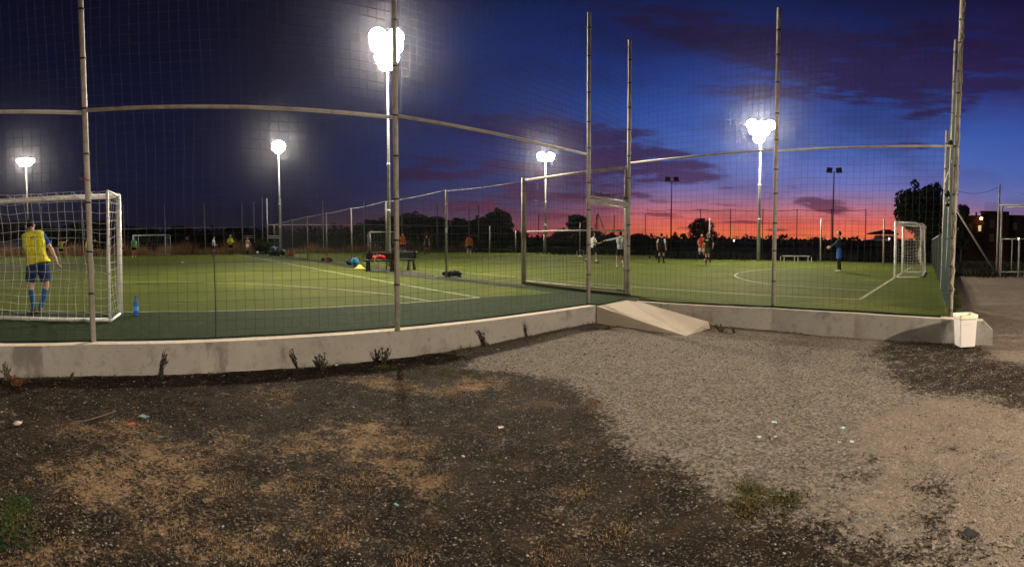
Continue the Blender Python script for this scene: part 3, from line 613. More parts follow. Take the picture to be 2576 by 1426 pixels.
# right side gate, brace and posts
gz0 = 0.0
fg = empty('gate', (0, 0, 0), 'tubular steel gate with tall posts across the gravel lane at the right edge', 'gate')
GP = [away(2515, 27.5, 0), away(2524, 27, 0), away(2530, 26.5, 0)]
GR = away(2625, 25, 0)
def vpost(x, D, ytop, r, nm='post', ybase=None):
    p = away(x, D, 0); h = topz(p, ytop); mm = MB(); mm.tube([p + Vector((0, 0, -.2)), p + Vector((0, 0, h)) + leanv(x) * h / 6 * .7], r, 8); mm.build(nm, STEELD, fg, True); return p
a1 = vpost(2508, 27.5, 464, .06); a2 = vpost(2516, 26.5, 517, .055)
def hrail(x0, x1, D, y, r): 
    p, q = away(x0, D, 0), away(x1, D * .98, 0); m = MB(); m.tube([Vector((p.x, p.y, topz(p, y))), Vector((q.x, q.y, topz(q, y)))], r, 6); m.build('rail', STEELD, fg, True)
hrail(2512, 2700, 27.4, 515.5, .045); hrail(2520, 2700, 26.5, 521, .045); hrail(2519, 2583, 26.4, 601, .035); hrail(2519, 2583, 26.4, 684, .035)
vpost(2519, 26.3, 600, .035, 'gate_stile'); vpost(2563, 25.8, 600, .045, 'gate_stile'); vpost(2545, 27.8, 601, .03, 'gate_stile')
m = MB(); q0 = away(2508, 27.4, .05); q1 = away(2402, 26, 0); q1.z = topz(q1, 524); m.tube([q0, q1], .05, 6); m.build('brace', STEELD, fg, True)
m = MB(); q0 = away(2508, 27.4, 0); q0.z = topz(q0, 470); q1 = away(2380, 24, 0); q1.z = topz(q1, 470); pts = [q0.lerp(q1, k / 8) + Vector((0, 0, -.35 * 4 * (k / 8) * (1 - k / 8))) for k in range(9)]; m.tube(pts, .012, 4); m.build('wire', DARKST, fg)
m = MB(); q1 = away(2640, 26, 0); q1.z = topz(q1, 478); pts = [q0.lerp(q1, k / 8) + Vector((0, 0, -.3 * 4 * (k / 8) * (1 - k / 8))) for k in range(9)]; m.tube(pts, .012, 4); m.build('wire', DARKST, fg)

# ------------------------------------------------------------------ floodlights
LAMPC = (1.0, .88, .70)
LENS = {}
def lensmat(s):
    if s not in LENS: LENS[s] = pmat('lit_lens_%d' % s, (.9, .9, .9), .3, emit=LAMPC, stren=s)
    return LENS[s]
HOUS = pmat('grey_housing', (.25, .25, .26), .5)
POLEM = pmat('galvanised_pole', (.45, .44, .42), .5, 0, .12, 3)
def floodlight(label, p, ytop, heads, stren, r=.10, lean=0, aim=None, size=(.62, .46), bar=1.5, collars=True, xtop=None, pm=None):
    zt = topz(p, ytop); f = empty('floodlight', p, label, 'floodlight', 'floodlights on poles around the pitches'); h = zt - p.z
    lv = leanv(xtop if xtop else proj(p)[0]) * (h / 6) * .55
    m = MB(); m.tube([(0, 0, -.3), (0, 0, h * .45), (lv.x, lv.y, h)], [r, r * .8, r * .5], 10); m.build('pole', pm or POLEM, f, True)
    if collars:
        for z_ in (2.7, 5.0):
            if z_ < h - 2: m = MB(); m.tube([(lv.x * z_ / h * .6, lv.y * z_ / h * .6, z_), (lv.x * z_ / h * .6, lv.y * z_ / h * .6, z_ + .12)], r * 1.12, 10); m.build('collar', pmat('white_collar', (.75, .75, .75), .5), f, True)
    to = -Vector((p.x, p.y, 0)).normalized(); side = Vector((-to.y, to.x, 0))
    zs = sorted(set(round(hd[1], 2) for hd in heads))
    for z_ in zs:
        xs_ = [hd[0] for hd in heads if round(hd[1], 2) == z_]
        a_, b_ = min(xs_ + [0]), max(xs_ + [0])
        m = MB(); c = Vector((lv.x, lv.y, h + z_ - .28)); m.tube([c - side * (a_ - .15), c - side * (b_ + .15)], .035, 6); m.build('crossbar', HOUS if pm is None else pm, f)
    if max(zs) > 0: m = MB(); m.tube([(lv.x, lv.y, h - .2), (lv.x, lv.y, h + max(zs) - .2)], .05, 8); m.build('mast_top', pm or POLEM, f)
    for (dx, dz, yaw, pit) in heads:
        c = Vector((lv.x, lv.y, h + dz)) - side * dx
        d = (Matrix.Rotation(yaw, 3, 'Z') @ to); d = (d * math.cos(pit) + Vector((0, 0, -math.sin(pit)))).normalized()
        q = d.to_track_quat('Z', 'Y'); Mx = q.to_matrix()
        hd = MB(); w, hh = size
        def T(x, y, z): return c + Mx @ Vector((x, y, z))
        N_ = 4 if not stren else 20; a0_ = math.pi / 4 if not stren else 0; kk = 1.3 if not stren else 1.0
        def ringp(k, z): return [T(w / 2 * k * kk * math.cos(a0_ + 2 * math.pi * i / N_), hh / 2 * k * kk * math.sin(a0_ + 2 * math.pi * i / N_), z) for i in range(N_)]
        vs = [v for (k, z) in ((.3, -.30), (.7, -.20), (1, 0), (1, .05)) for v in ringp(k, z)]
        fs = [tuple(reversed(range(N_)))] + [(i + N_ * j, (i + 1) % N_ + N_ * j, (i + 1) % N_ + N_ * j + N_, i + N_ * j + N_) for j in (0, 1, 2) for i in range(N_)]
        hd.add(vs, fs); ho = hd.build('lamp_head', HOUS if pm is None else pm, f)
        ln_ = MB(); ln_.add(ringp(.95, .045), [tuple(range(N_))]); ln_.build('lens', lensmat(stren) if stren else pmat('unlit_lens', (.05, .05, .06), .2), ho)
        yk = MB(); yk.tube([T(0, 0, -.1), c + Vector((0, 0, -.28))], .03, 5); yk.build('bracket', HOUS if pm is None else pm, ho)
    return f
P1 = away(979, 24.6); P2 = away(705, 50); P3 = at(1372, 635.5); P4 = at(1908, 655); P0_ = away(72, 57)
PW = 1050; PW1 = 1400  # lit heads oversized and clustered so their lenses build the shape of the glare
floodlight('tallest floodlight with the widest glare, on the pole behind the benches', P1, 118, [(-.42, .52, -.5, .75), (.50, .58, .5, .7), (-.45, .10, -.9, .8), (.45, .14, .6, .75), (0, .34, 0, .7), (0, -.12, .1, .75), (-.16, -.50, -.3, .8), (.20, -.44, .3, .8), (.02, -.80, .2, .85)], 1150, .085, size=(.90, .78), xtop=995)
floodlight('lit floodlight on the pole at the far end of the dividing fence', P2, 372, [(-.30, .32, -.4, .5), (.30, .32, .4, .5), (-.26, .0, 0, .6), (.26, .0, .1, .6), (0, -.22, 0, .5), (0, .45, 0, .5)], PW, .11, size=(.76, .68), xtop=700)
floodlight('lit floodlight with two lamp clusters between the gate frame and the trees', P3, 396, [(-.50, .2, -.3, .5), (.50, .24, .3, .5), (-.42, -.05, -.1, .6), (.42, -.03, .1, .6), (0, .05, 0, .6)], PW, .10, size=(.76, .62), xtop=1372)
floodlight('lit floodlight with heart shaped glare over the far side of the right pitch', P4, 335, [(-.62, .55, -.3, .45), (.62, .6, .3, .45), (-.2, .15, -.1, .5), (.45, .2, .2, .5), (.12, -.35, .1, .5), (0, .5, 0, .5)], PW, .12, size=(.74, .66), xtop=1960)
floodlight('lit floodlight furthest left, behind the near goal', P0_, 408, [(-.7, .2, -.3, .5), (.7, .2, .3, .5), (0, .25, 0, .5), (-.35, -.15, 0, .5), (.4, -.2, 0, .5)], PW, .10, size=(.7, .5), xtop=60)
floodlight('unlit floodlight with two dark lamps, the slimmer pole in the middle of the sunset', away(1688, 86), 455, [(-.75, .3, -.5, .3), (.75, .3, .5, .3)], 0, .13, collars=False, size=(1.1, .9), xtop=1689, pm=DARKST)
floodlight('unlit floodlight with two dark lamps, against the brightest sunset beside the keeper in teal', away(2094, 76), 433, [(-.75, .3, -.5, .3), (.75, .3, .5, .3)], 0, .14, collars=False, size=(1.1, .9), xtop=2120, pm=DARKST)
# car park street lamp behind the camera: it lights the wall faces and the bin
sl = empty('street_lamp', (9.0, -7.0, 0), 'warm street lamp over the car park, behind the viewer', 'street lamp')
m = MB(); m.tube([(0, 0, -.2), (0, 0, 5.0), (0, .9, 5.4)], [.09, .06, .04], 8); m.build('pole', POLEM, sl)
m = MB(); m.box((0, 1.2, 5.4), (.34, .75, .14)); hd_ = m.build('lamp_head', HOUS, sl)
m = MB(); m.add([(-.16, .85, 5.325), (-.16, 1.55, 5.325), (.16, 1.55, 5.325), (.16, .85, 5.325)], [(0, 1, 2, 3)]); m.build('lens', pmat('warm_lens', (.9, .8, .6), .3, emit=(1.0, .83, .64), stren=9500), hd_)

# ------------------------------------------------------------------ goals
def goal_box(label, mouth0, mouth1, depth, h, r, parts_net=True, cell=.12, rnet=.003, thin=.022, curved=False, netm=None):
    """mouth0/mouth1 feet of the posts, depth = vector to the rear base bar"""
    g = empty('goal', (0, 0, 0), label, 'goal', 'football goals'); u = Vector((0, 0, h)); m0, m1 = Vector(mouth0), Vector(mouth1); d = Vector(depth)
    for p in (m0, m1): m = MB(); m.tube([p, p + u], r, 12); m.build('post', WHITEP, g, True)
    m = MB(); m.tube([m0 + u, m1 + u], r, 12); m.ball(m0 + u, r); m.ball(m1 + u, r); m.build('crossbar', WHITEP, g, True)
    for p in (m0, m1):
        m = MB()
        if curved: m.tube([p + u, p + u + d * .75, p + u * .97 + d * .88, p + u * .90 + d * .93, p + d], thin, 8)
        else: m.tube([p + u, p + u + d], thin, 8); m.tube([p + u + d, p + d], thin * 1.25, 8)
        m.tube([p, p + d], thin * 1.2, 8); m.build('side_frame', WHITEP, g, True)
    m = MB(); m.tube([m0 + d + Vector((0, 0, .03)), m1 + d + Vector((0, 0, .03))], thin * 1.5, 8)
    m.build('base_bar', WHITEP, g, True)
    # net: back and sides as a loose sagging grid
    m = MB(); L = (m1 - m0); ln = L.length; nu = int(ln / cell); nv = int(h / cell)
    def bp(i, j):
        a = i / nu; b_ = j / nv; p = (m0 + d).lerp(m1 + d, a) + Vector((0, 0, h * b_)); e = min(a, 1 - a) * ln
        w = math.sin(math.pi * b_); pin = min(1, e / .5)
        p -= d.normalized() * (.10 + .18 * (1 - b_) * b_ * 4 * .5) * w * pin * (1 + .5 * mnoise.noise((a * 6, b_ * 4, 1)))
        p.z -= .22 * (1 - pin * .55) * math.sin(math.pi * b_) * (b_) + (.05 * mnoise.noise((a * 9, b_ * 5, 4)))
        p += L.normalized() * .05 * mnoise.noise((a * 7, b_ * 6, 8)) * pin
        return p
    for i in range(nu + 1): m.tube([bp(i, j) for j in range(nv + 1)], rnet, 3, cap=False)
    for j in range(nv + 1): m.tube([bp(i, j) for i in range(nu + 1)], rnet, 3, cap=False)
    dn = d.length; nd_ = max(2, int(dn / cell))
    for (q0, sgn) in ((m0, 0), (m1, 1)):
        def sp_(i, j):
            a = i / nd_; b_ = j / nv; p = q0 + d * a + Vector((0, 0, h * b_)); w = math.sin(math.pi * a) * math.sin(math.pi * b_)
            p += (m1 - m0).normalized() * (.12 * w * (1 if sgn == 0 else -1)) + Vector((0, 0, -.08 * w * (1 + mnoise.noise((a * 5, b_ * 5, 3))))); return p
        for i in range(nd_ + 1): m.tube([sp_(i, j) for j in range(nv + 1)], rnet, 3, cap=False)
        for j in range(nv + 1): m.tube([sp_(i, j) for i in range(nd_ + 1)], rnet, 3, cap=False)
    for i in range(0, nu + 1, 2): a = i / nu; m.tube([m0.lerp(m1, a) + u, m0.lerp(m1, a) + u + d * .5 + Vector((0, 0, -.06)), m0.lerp(m1, a) + u + d], rnet, 3, cap=False)
    # loose hem lying over the rear bar
    pts = [(m0 + d).lerp(m1 + d, k / 60) + d.normalized() * (.03 + .03 * math.sin(k * 2.1)) + Vector((0, 0, .03 + .025 * math.sin(k * 1.3))) for k in range(61)]; m.tube(pts, rnet * 1.3, 3, cap=False)
    m.build('net', netm or NETW, g); return g
gm0 = at(303, 788); gu = (at(644, 778.5) - gl_l).normalized(); gperp = Vector((gu.y, -gu.x, 0))
goal_box('near white goal at the left edge, seen from behind through the fence', gm0, gm0 - gu * 3.1, (at(276, 809) - gm0), 2.18, .050, rnet=.0030, cell=.145, thin=.020)
fgp0, fgp1 = away(335.5, 53.5), away(416, 53.0)
fb = Vector((-.05, .9, 0)); goal_box('small far goal on the left pitch in front of the dry grass', fgp0, fgp1, fb, 2.12, .06, rnet=.004, cell=.3)
q0, q1 = away(931.5, 49.5), away(1003, 49.5)
goal_box('small far goal on the right pitch, left post behind the benches', q0, q1, Vector((-.45, .75, 0)), 2.1, .055, rnet=.004, cell=.3)
rg0, rg1 = at(2251, 697.5), at(2270, 685); rdv = (at(2319, 697) - rg0)
goal_box('white goal with curved side frames on the right pitch, seen from its side', rg0, rg1, rdv, 2.10, .050, curved=True, rnet=.0035, cell=.12, thin=.028)

# ------------------------------------------------------------------ vegetation
LEAF = tonemat('leaves', .8)
def leafcloud(centers, n, size, tone, seed, flat=.0, tone2=None):
    r_ = np.random.RandomState(seed); cs_ = np.array([c[0] for c in centers]); rs_ = np.array([c[1] for c in centers])
    w = (rs_.prod(axis=1)) ** (2 / 3); k = r_.choice(len(centers), n, p=w / w.sum())
    d = r_.normal(size=(n, 3)); d /= np.linalg.norm(d, axis=1)[:, None]; rad = r_.uniform(.45, 1.06, n) ** .6
    P = cs_[k] + d * rs_[k] * rad[:, None]
    a = r_.normal(size=(n, 3)); a /= np.linalg.norm(a, axis=1)[:, None]; b_ = np.cross(a, r_.normal(size=(n, 3))); b_ /= np.linalg.norm(b_, axis=1)[:, None]
    s = size * r_.uniform(.6, 1.5, n)[:, None]
    V_ = np.stack([P - a * s * .5, P + b_ * s * .35, P + a * s * .6, P - b_ * s * .35], 1).reshape(-1, 3)
    F_ = np.arange(n * 4).reshape(n, 4); t0 = np.array(tone); t1 = np.array(tone2 if tone2 is not None else [c * 1.9 for c in tone]); q = r_.rand(n)[:, None] ** 1.4
    col_ = np.repeat(t0 * (1 - q) + t1 * q, 4, axis=0); return V_, F_, col_
def tree_proto(h, w, seed, tone=(.014, .021, .009), n=7000, leaf=.27, crown_from=.25, dead=0):
    rg_ = random.Random(seed); root = empty('tree', (0, 0, 0), None, 'tree')
    m = MB(); pts = [(0, 0, -.3), (rg_.uniform(-.1, .1), rg_.uniform(-.1, .1), h * .3), (rg_.uniform(-.3, .3), rg_.uniform(-.3, .3), h * .75)]; m.tube(pts, [.05 * h / 2 + .06, .03 * h / 2 + .04, .03], 7)
    cen = []
    for i in range(9):
        a = rg_.uniform(0, 6.28); z_ = rg_.uniform(crown_from + .12, .9) * h; prof = math.sin(math.pi * min(1, (z_ / h - crown_from * .6) / (1.02 - crown_from * .6))) ** .6
        rr = rg_.uniform(.1, .36) * w * prof; c = (math.cos(a) * rr, math.sin(a) * rr, z_); s = rg_.uniform(.16, .27) * w * (.6 + .4 * prof); cen.append((c, (s, s, s * rg_.uniform(.6, .95))))
        m.tube([pts[1], (c[0] * .6, c[1] * .6, (h * .3 + c[2]) / 2), c], [.05, .035, .015], 5)
    for i in range(7):
        a = rg_.uniform(0, 6.28); z_ = rg_.uniform(.5, 1.0) * h; rr = w * rg_.uniform(.15, .5) * math.sqrt(max(.05, 1 - (z_ / h) ** 3)); s = w * rg_.uniform(.05, .10); cen.append(((math.cos(a) * rr, math.sin(a) * rr, z_), (s, s, s)))
    cen.append(((0, 0, h * .6), (w * .3, w * .3, h * .28)))
    m.build('trunk', BARK, root)
    V_, F_, c_ = leafcloud(cen, n, leaf, tone, seed); npmesh('crown', V_, F_, LEAF, c_, root); return root
protoA = tree_proto(7, 6, 1); protoB = tree_proto(6, 7, 2); protoC = tree_proto(8, 5, 3, crown_from=.15)
shr = tree_proto(2.4, 3.4, 4, (.022, .036, .012), 3500, .15, .05)
protos = {'a': (protoA, 7, 6), 'b': (protoB, 6, 7), 'c': (protoC, 8, 5), 's': (shr, 2.4, 3.4)}
used = set()
def tree(kind, x, ytop, D, wpx, label, group=None, base=.37, name=None, cat='tree'):
    pr, h0, w0 = protos[kind]; o_ = pr if kind not in used else copy_tree(pr); used.add(kind)
    p = away(x, D, base); h = topz(p, ytop) - base; w = wpx / F * D
    o_.location = p; o_.scale = (w / w0, w / w0, h / h0); o_.rotation_euler = (0, 0, rng.uniform(0, 6.28)); o_.name = name or 'tree'
    tag(o_, label, cat, group); return o_
tree('a', 2308, 462, 44, 140, 'big dark round tree behind the right goal', 'trees around the pitches')
tree('b', 1765, 553, 84, 82, 'lone dark round tree against the orange sky in mid sunset', 'trees around the pitches')
tree('c', 1456, 540, 80, 92, 'dark bushy tree behind the corner posts at the left end of the sunset', 'trees around the pitches')
tree('a', 1252, 527, 78, 92, 'tall dark tree just left of the steel frame, where the pink sky starts', 'trees around the pitches')
tree('b', 2350, 470, 46, 80, 'dark tree partly hidden by the teal netting', 'trees around the pitches')
tree('c', 2418, 515, 42, 60, 'low dark tree just right of the tall post by the bin', 'trees around the pitches')
dl = 'dark tree in the row beyond the far fences, barely lit'; dg = 'dark trees in a row beyond the far fences'
for i, (x, y, w) in enumerate(((1205, 545, 80), (1150, 552, 90), (1100, 545, 90), (1040, 535, 110), (985, 548, 100), (930, 553, 90), (880, 574, 80), (830, 578, 90), (775, 582, 90), (725, 585, 80), (640, 577, 80), (580, 574, 90), (520, 580, 80), (455, 572, 100), (385, 574, 90), (320, 568, 100), (250, 560, 110), (180, 562, 90), (110, 566, 100), (40, 560, 100), (-20, 558, 90))):
    tree('abc'[i % 3], x, y, 76 + (i * 7) % 11, w, dl, dg)
dl2 = 'low dark tree on the skyline below the sunset'; dg2 = 'low trees on the skyline below the sunset'
for i, (x, y, w) in enumerate(((1300, 572, 60), (1345, 590, 60), (1395, 584, 60), (1415, 566, 50), (1500, 574, 60), (1535, 580, 44), (1560, 590, 50), (1605, 580, 56), (1628, 588, 50), (1660, 596, 60), (1700, 597, 70), (1740, 600, 60), (1815, 599, 70), (1840, 596, 50), (1880, 601, 70), (1930, 600, 70), (1985, 600, 70), (2035, 597, 60), (2070, 601, 60), (2120, 595, 60), (2160, 598, 60), (2200, 592, 60), (2240, 590, 60))):
    tree('abc'[i % 3], x, y + 9, 88 + (i * 5) % 9, w * 1.25, dl2, dg2)
# far wood that closes the horizon
tw = []
r_ = np.random.RandomState(5); cen = []
for i in range(260):
    az_ = -1.25 + i * (2.55 / 260); D = 105 + 12 * math.sin(i * 1.7); hh2 = (2.25 if az_ > .0 else 4.2) + .35 * math.sin(i * .9) + .4 * math.sin(i * 2.3)
    if az_ > .95: hh2 -= .4
    cen.append(((math.sin(az_) * D, math.cos(az_) * D, .4 + hh2 * .35), (1.9, 1.9, hh2 * .62)))
V_, F_, c_ = leafcloud(cen, 17000, .75, (.012, .017, .008), 8); tag(npmesh('treeline', V_, F_, LEAF, c_), None, None, None, 'stuff')
# hill under the far wood
m = MB(); vs = []
NH = 120
for i in range(NH + 1):
    az_ = -1.5 + 3.0 * i / NH
    for D, z_ in ((92, .3), (104, 1.5), (125, 2.0 + .25 * math.sin(i * .7)), (170, 2.4), (400, 1.6)): vs.append((math.sin(az_) * D, math.cos(az_) * D, z_))
m.add(vs, [(i * 5 + j, (i + 1) * 5 + j, (i + 1) * 5 + j + 1, i * 5 + j + 1) for i in range(NH) for j in range(4)]); struct(m.build('hills', SOIL, None, True))
# shrubs near the far fences
gs = 'shrubs along the far fences'
for x, y, D, w, lb in ((668, 601, 50.5, 60, 'green shrub between the two far gates'), (700, 612, 54, 50, 'shrub behind the bag pile'), (640, 612, 56, 36, 'shrub behind the shirtless player'), (790, 610, 56, 80, 'low shrub behind the thin divider posts'), (900, 600, 58, 70, 'shrub left of the far right goal'), (965, 596, 60, 80, 'shrub inside the view of the far right goal'), (1060, 600, 62, 80, 'shrub behind the player in black'), (1140, 606, 62, 70, 'shrub left of the player walking away in orange'), (1240, 612, 62, 60, 'shrub right of the far gate')):
    tree('s', x, y, D, w, lb, gs, name='shrub', cat='shrub')
# dry grass belt behind the far touchlines
def grass(name, pts, n, h, w, tones, seed, label=None):
    r_ = np.random.RandomState(seed); pts = np.array(pts); k = r_.randint(0, len(pts), n); P = pts[k][:, :3].copy(); P[:, 0] += r_.normal(size=n) * pts[k][:, 3]; P[:, 1] += r_.normal(size=n) * pts[k][:, 3]
    hh = h * r_.uniform(.35, 1.2, n) * pts[k][:, 4]; a = r_.uniform(0, 6.28, n); wx = np.cos(a) * w / 2; wy = np.sin(a) * w / 2; ln = r_.normal(size=(n, 2)) * hh[:, None] * .28
    V_ = np.stack([P + np.stack([-wx, -wy, np.zeros(n)], 1), P + np.stack([wx, wy, np.zeros(n)], 1), P + np.stack([ln[:, 0], ln[:, 1], hh], 1)], 1).reshape(-1, 3)
    t0, t1 = np.array(tones[0]), np.array(tones[1]); q = r_.rand(n)[:, None]; col_ = np.repeat(t0 * (1 - q) + t1 * q, 3, axis=0)
    o_ = npmesh(name, V_, np.arange(n * 3).reshape(n, 3), LEAF, col_); tag(o_, None, None, None, 'stuff'); return o_
gp_ = []
for x in np.arange(-60, 660, 5): gp_.append((*away(x, 55.5 + 1.2 * math.sin(x * .03), .37), .5, .8 + .35 * math.sin(x * .045) + .3 * math.sin(x * .11)))
for x in np.arange(735, 1190, 6): gp_.append((*away(x, 53 + (x - 735) * .018, .37), .5, .55 + .25 * math.sin(x * .05) + .25 * math.sin(x * .13)))
grass('dry_grass', gp_, 20000, 1.15, .05, ((.22, .13, .05), (.62, .38, .18)), 3)
gp_ = []
for x in np.arange(-60, 1240, 8): gp_.append((*away(x, 66 + 2 * math.sin(x * .03), .37), .8, 1))
grass('undergrowth', gp_, 9000, 1.5, .10, ((.018, .03, .012), (.05, .07, .025)), 5)
gp_ = []
for x in np.arange(1240, 2360, 8): p = away(x, 50 if x < 1420 else 44 if x < 1700 else 36, .37); gp_.append((*p, .9, 1))
grass('undergrowth', gp_, 9000, .55, .09, ((.005, .008, .004), (.012, .016, .008)), 6)
gp_ = [(*away(x, 27.5, .0), .8, 1) for x in np.arange(2395, 2520, 6)] + [(*away(x, 33, .0), 1.5, 1.5) for x in np.arange(2395, 2620, 6)]
grass('undergrowth', gp_, 4000, .4, .06, ((.008, .010, .005), (.022, .022, .011)), 7)

# ground cover near the camera
def gpt(x, y): p = at(x, y, 0); return (p.x, p.y, gz(p.x, p.y))
gp_ = [(*gpt(sx + rng.gauss(0, hw * .45), sy + rng.gauss(0, hh * .45)), .06, 1) for (sx, sy, hw, hh) in STRAW for _ in range(10)]
gp_ = [g for g in gp_ if g[1] > 1.3]
grass('dry_grass', gp_, 9000, .022, .0035, ((.16, .10, .05), (.44, .29, .15)), 11)
gp_ = [(*gpt(sx + rng.gauss(0, hw * .5), sy + rng.gauss(0, hh * .5)), .05, 1) for (sx, sy, hw, hh) in GREENS for _ in range(14)]
grass('grass', gp_, 4200, .022, .006, ((.045, .05, .012), (.15, .15, .04)), 12)
# weeds along the foot of both walls
gp_ = []
for p, q in zip(LW[:-1], LW[1:]):
    n_ = int((q - p).length / .12)
    for k in range(n_):
        w = p.lerp(q, k / max(1, n_)); d_ = mnoise.noise((w.x * 2, w.y * 2, 3)); gp_.append((w.x + .05, w.y - .06, gz(w.x, w.y), .035, max(.1, .5 + 1.5 * d_)))
for p, q in zip(RW[:-1], RW[1:]):
    n_ = int((q - p).length / .12)
    for k in range(n_):
        w = p.lerp(q, k / max(1, n_)); d_ = mnoise.noise((w.x * 2, w.y * 2, 5)); gp_.append((w.x - .06, w.y - .03, gz(w.x, w.y), .03, max(.1, .5 + 1.4 * d_)))
grass('weeds', gp_, 6500, .07, .006, ((.03, .028, .015), (.12, .09, .045)), 13)
# turf fringe: loose edge of artificial grass behind the wall tops, darkened with the shadow lying there
gp_ = [(p.x, p.y, .38, .03, 1) for p in dens([q + B * .26 for q in LW], .08)] + [(p.x, p.y, .385, .025, 1.1) for p in dens([q + A * .16 for q in RW[:5]], .06)]
grass('turf_fringe', gp_, 16000, .05, .006, ((.005, .009, .004), (.016, .026, .010)), 14)
gp_ = [(*at(x, y, .05), .06, 1.2) for x, y in ((2402, 770), (2404, 755), (2403, 740), (2408, 760), (2400, 725), (2410, 775)) for _ in range(8)]
grass('grass', gp_, 1500, .14, .006, ((.03, .05, .01), (.09, .12, .03)), 15)
# pebbles
r_ = np.random.RandomState(2); n = 15000
ang = r_.uniform(-1.06, 1.06, n); D = 2.35 + 7.0 * r_.rand(n) ** 1.5; Px = np.sin(ang) * D; Py = np.cos(ang) * D
ok = np.array([(ab((x, y, 0))[1] < -.35 if x < 1.6 else (Vector((x, y, 0)) - RW[1]).dot(A) < -.15) for x, y in zip(Px, Py)]) 
ok &= ~((Px > 1.4) & (Px < 4.0) & (Py > 7.9)); Px, Py, D = Px[ok], Py[ok], D[ok]; n = len(Px)
s = (.003 + .0068 * r_.rand(n) ** 3) * (.8 + .12 * D); octv = np.array([(1, 0, 0), (-1, 0, 0), (0, 1, 0), (0, -1, 0), (0, 0, .6), (0, 0, -.6)]); 
jit = 1 + .35 * r_.normal(size=(n, 6, 3)).clip(-1, 1); zz = np.array([gz(x, y) for x, y in zip(Px, Py)])
V_ = (octv[None] * jit * s[:, None, None] + np.stack([Px, Py, zz + s * .45], 1)[:, None]).reshape(-1, 3)
fo = np.array([(0, 2, 4), (2, 1, 4), (1, 3, 4), (3, 0, 4), (2, 0, 5), (1, 2, 5), (3, 1, 5), (0, 3, 5)]); F_ = (np.arange(n)[:, None, None] * 6 + fo[None]).reshape(-1, 3)
t_ = r_.rand(n)[:, None] ** 1.6; warm = r_.rand(n)[:, None]; cc_ = (np.array([.03, .026, .022]) * (1 - t_) + (np.array([.40, .35, .28]) * warm + np.array([.33, .31, .30]) * (1 - warm)) * t_)
tag(npmesh('gravel', V_, F_, LEAF, np.repeat(cc_, 6, axis=0)), None, None, None, 'stuff')

# individual wall weeds
def weed(label, x, y, h, wdt, seed, tone=(.05, .06, .025), lean=(0, 0), nst=7, climb=False, leaf=.035, top=None):
    p = at(x, y + 13, 0); p.z = gz(p.x, p.y); w_ = empty('weed', p, label, 'weed', 'weeds growing at the foot of the walls'); rg_ = random.Random(seed); m = MB(); cen = []
    for i in range(nst):
        dx = rg_.gauss(0, wdt * .35); dy = rg_.uniform(-.05, .03); hh = h * rg_.uniform(.5, 1.0)
        pts = [(rg_.gauss(0, .02), rg_.gauss(0, .02), 0), (dx * .4 + lean[0] * .4, dy * .5, hh * .5), (dx + lean[0], dy + lean[1], hh)]; m.tube(pts, [.006, .005, .003], 4, cap=False)
        for k in range(12): t2 = rg_.uniform(.1, 1); q = Vector(pts[0]).lerp(Vector(pts[1]), t2 * 2) if t2 < .5 else Vector(pts[1]).lerp(Vector(pts[2]), t2 * 2 - 1); cen.append((tuple(q), (.016, .016, .016)))
    m.build('stem', BARK, w_); V_, F_, c_ = leafcloud(cen, nst * 22, leaf * .62, tone, seed); npmesh('leaves', V_, F_, LEAF, c_, w_); return w_
weed('tall straggly weed climbing the left wall to its top', 403, 936, .40, .10, 1, (.035, .05, .02), (.10, .0), 6)
weed('leafy weed leaning out from the wall left of the second post', 752, 916, .34, .05, 2, (.05, .075, .03), (-.13, .0), 4)
weed('small brown weed at the wall foot between two taller ones', 812, 917, .22, .14, 3, (.06, .05, .025), (0, 0), 9)
weed('bushy dark weed just left of the second fence post', 965, 905, .30, .20, 4, (.035, .032, .02), (.03, 0), 12)
weed('dark weed on the wall right of the second fence post', 1222, 862, .26, .12, 5, (.03, .035, .025), (-.08, 0), 8)
weed('thin weed near the dark foot of the wall', 1322, 842, .22, .08, 6, (.05, .045, .03), (0, 0), 5)
weed('rusty brown shrubby weed at the left end of the wall', 42, 958, .14, .45, 7, (.10, .045, .02), (0, 0), 16)
weed('pale dry weed left of the rusty one', 14, 945, .26, .14, 8, (.13, .12, .09), (0, 0), 8)
weed('brown tuft beside the lower end of the ramp', 1812, 822, .17, .28, 9, (.09, .065, .025), (0, 0), 14)
weed('small green tuft right of the ramp, second from it', 1846, 823, .13, .06, 10, (.06, .065, .03), (0, 0), 5)
weed('tiny green sprout on the left wall foot', 182, 944, .10, .04, 11, (.05, .05, .03), (0, 0), 4)
weed('yellowed grass clump where the left wall meets the ramp', 1530, 824, .08, .50, 12, (.14, .10, .03), (0, 0), 18)
def plant(label, x, y, r0, h, seed, tone, n=900, leaf=.02, cat='plant', group=None):
    p = at(x, y, 0); w_ = empty('plant', p, label, cat, group); rg_ = random.Random(seed); cen = []; m = MB()
    for i in range(22):
        a = rg_.uniform(0, 6.28); rr_ = math.sqrt(rg_.random()); q = (math.cos(a) * r0 * rr_, math.sin(a) * r0 * rr_, h * rg_.uniform(.2, .7)); cen.append((q, (.05, .05, .015))); m.tube([(q[0] * .3, q[1] * .3, 0), q], .0025, 4, cap=False)
    m.build('stem', BARK, w_); V_, F_, c_ = leafcloud(cen, n, leaf, tone, seed); npmesh('leaves', V_, F_, LEAF, c_, w_)
plant('low yellow green ground plant on the gravel', 1892, 1240, .26, .03, 31, (.09, .088, .022), 260, .014)
plant('small green ground plant right of the yellow green one', 1975, 1260, .17, .03, 32, (.045, .06, .018), 170, .014)
plant('brown dried ground plant below the yellow green one', 1880, 1290, .09, .025, 33, (.08, .045, .018), 160, .013)
plant('bright green ground plant at the lower left edge', 26, 1285, .15, .05, 34, (.022, .045, .012), 420, .016)
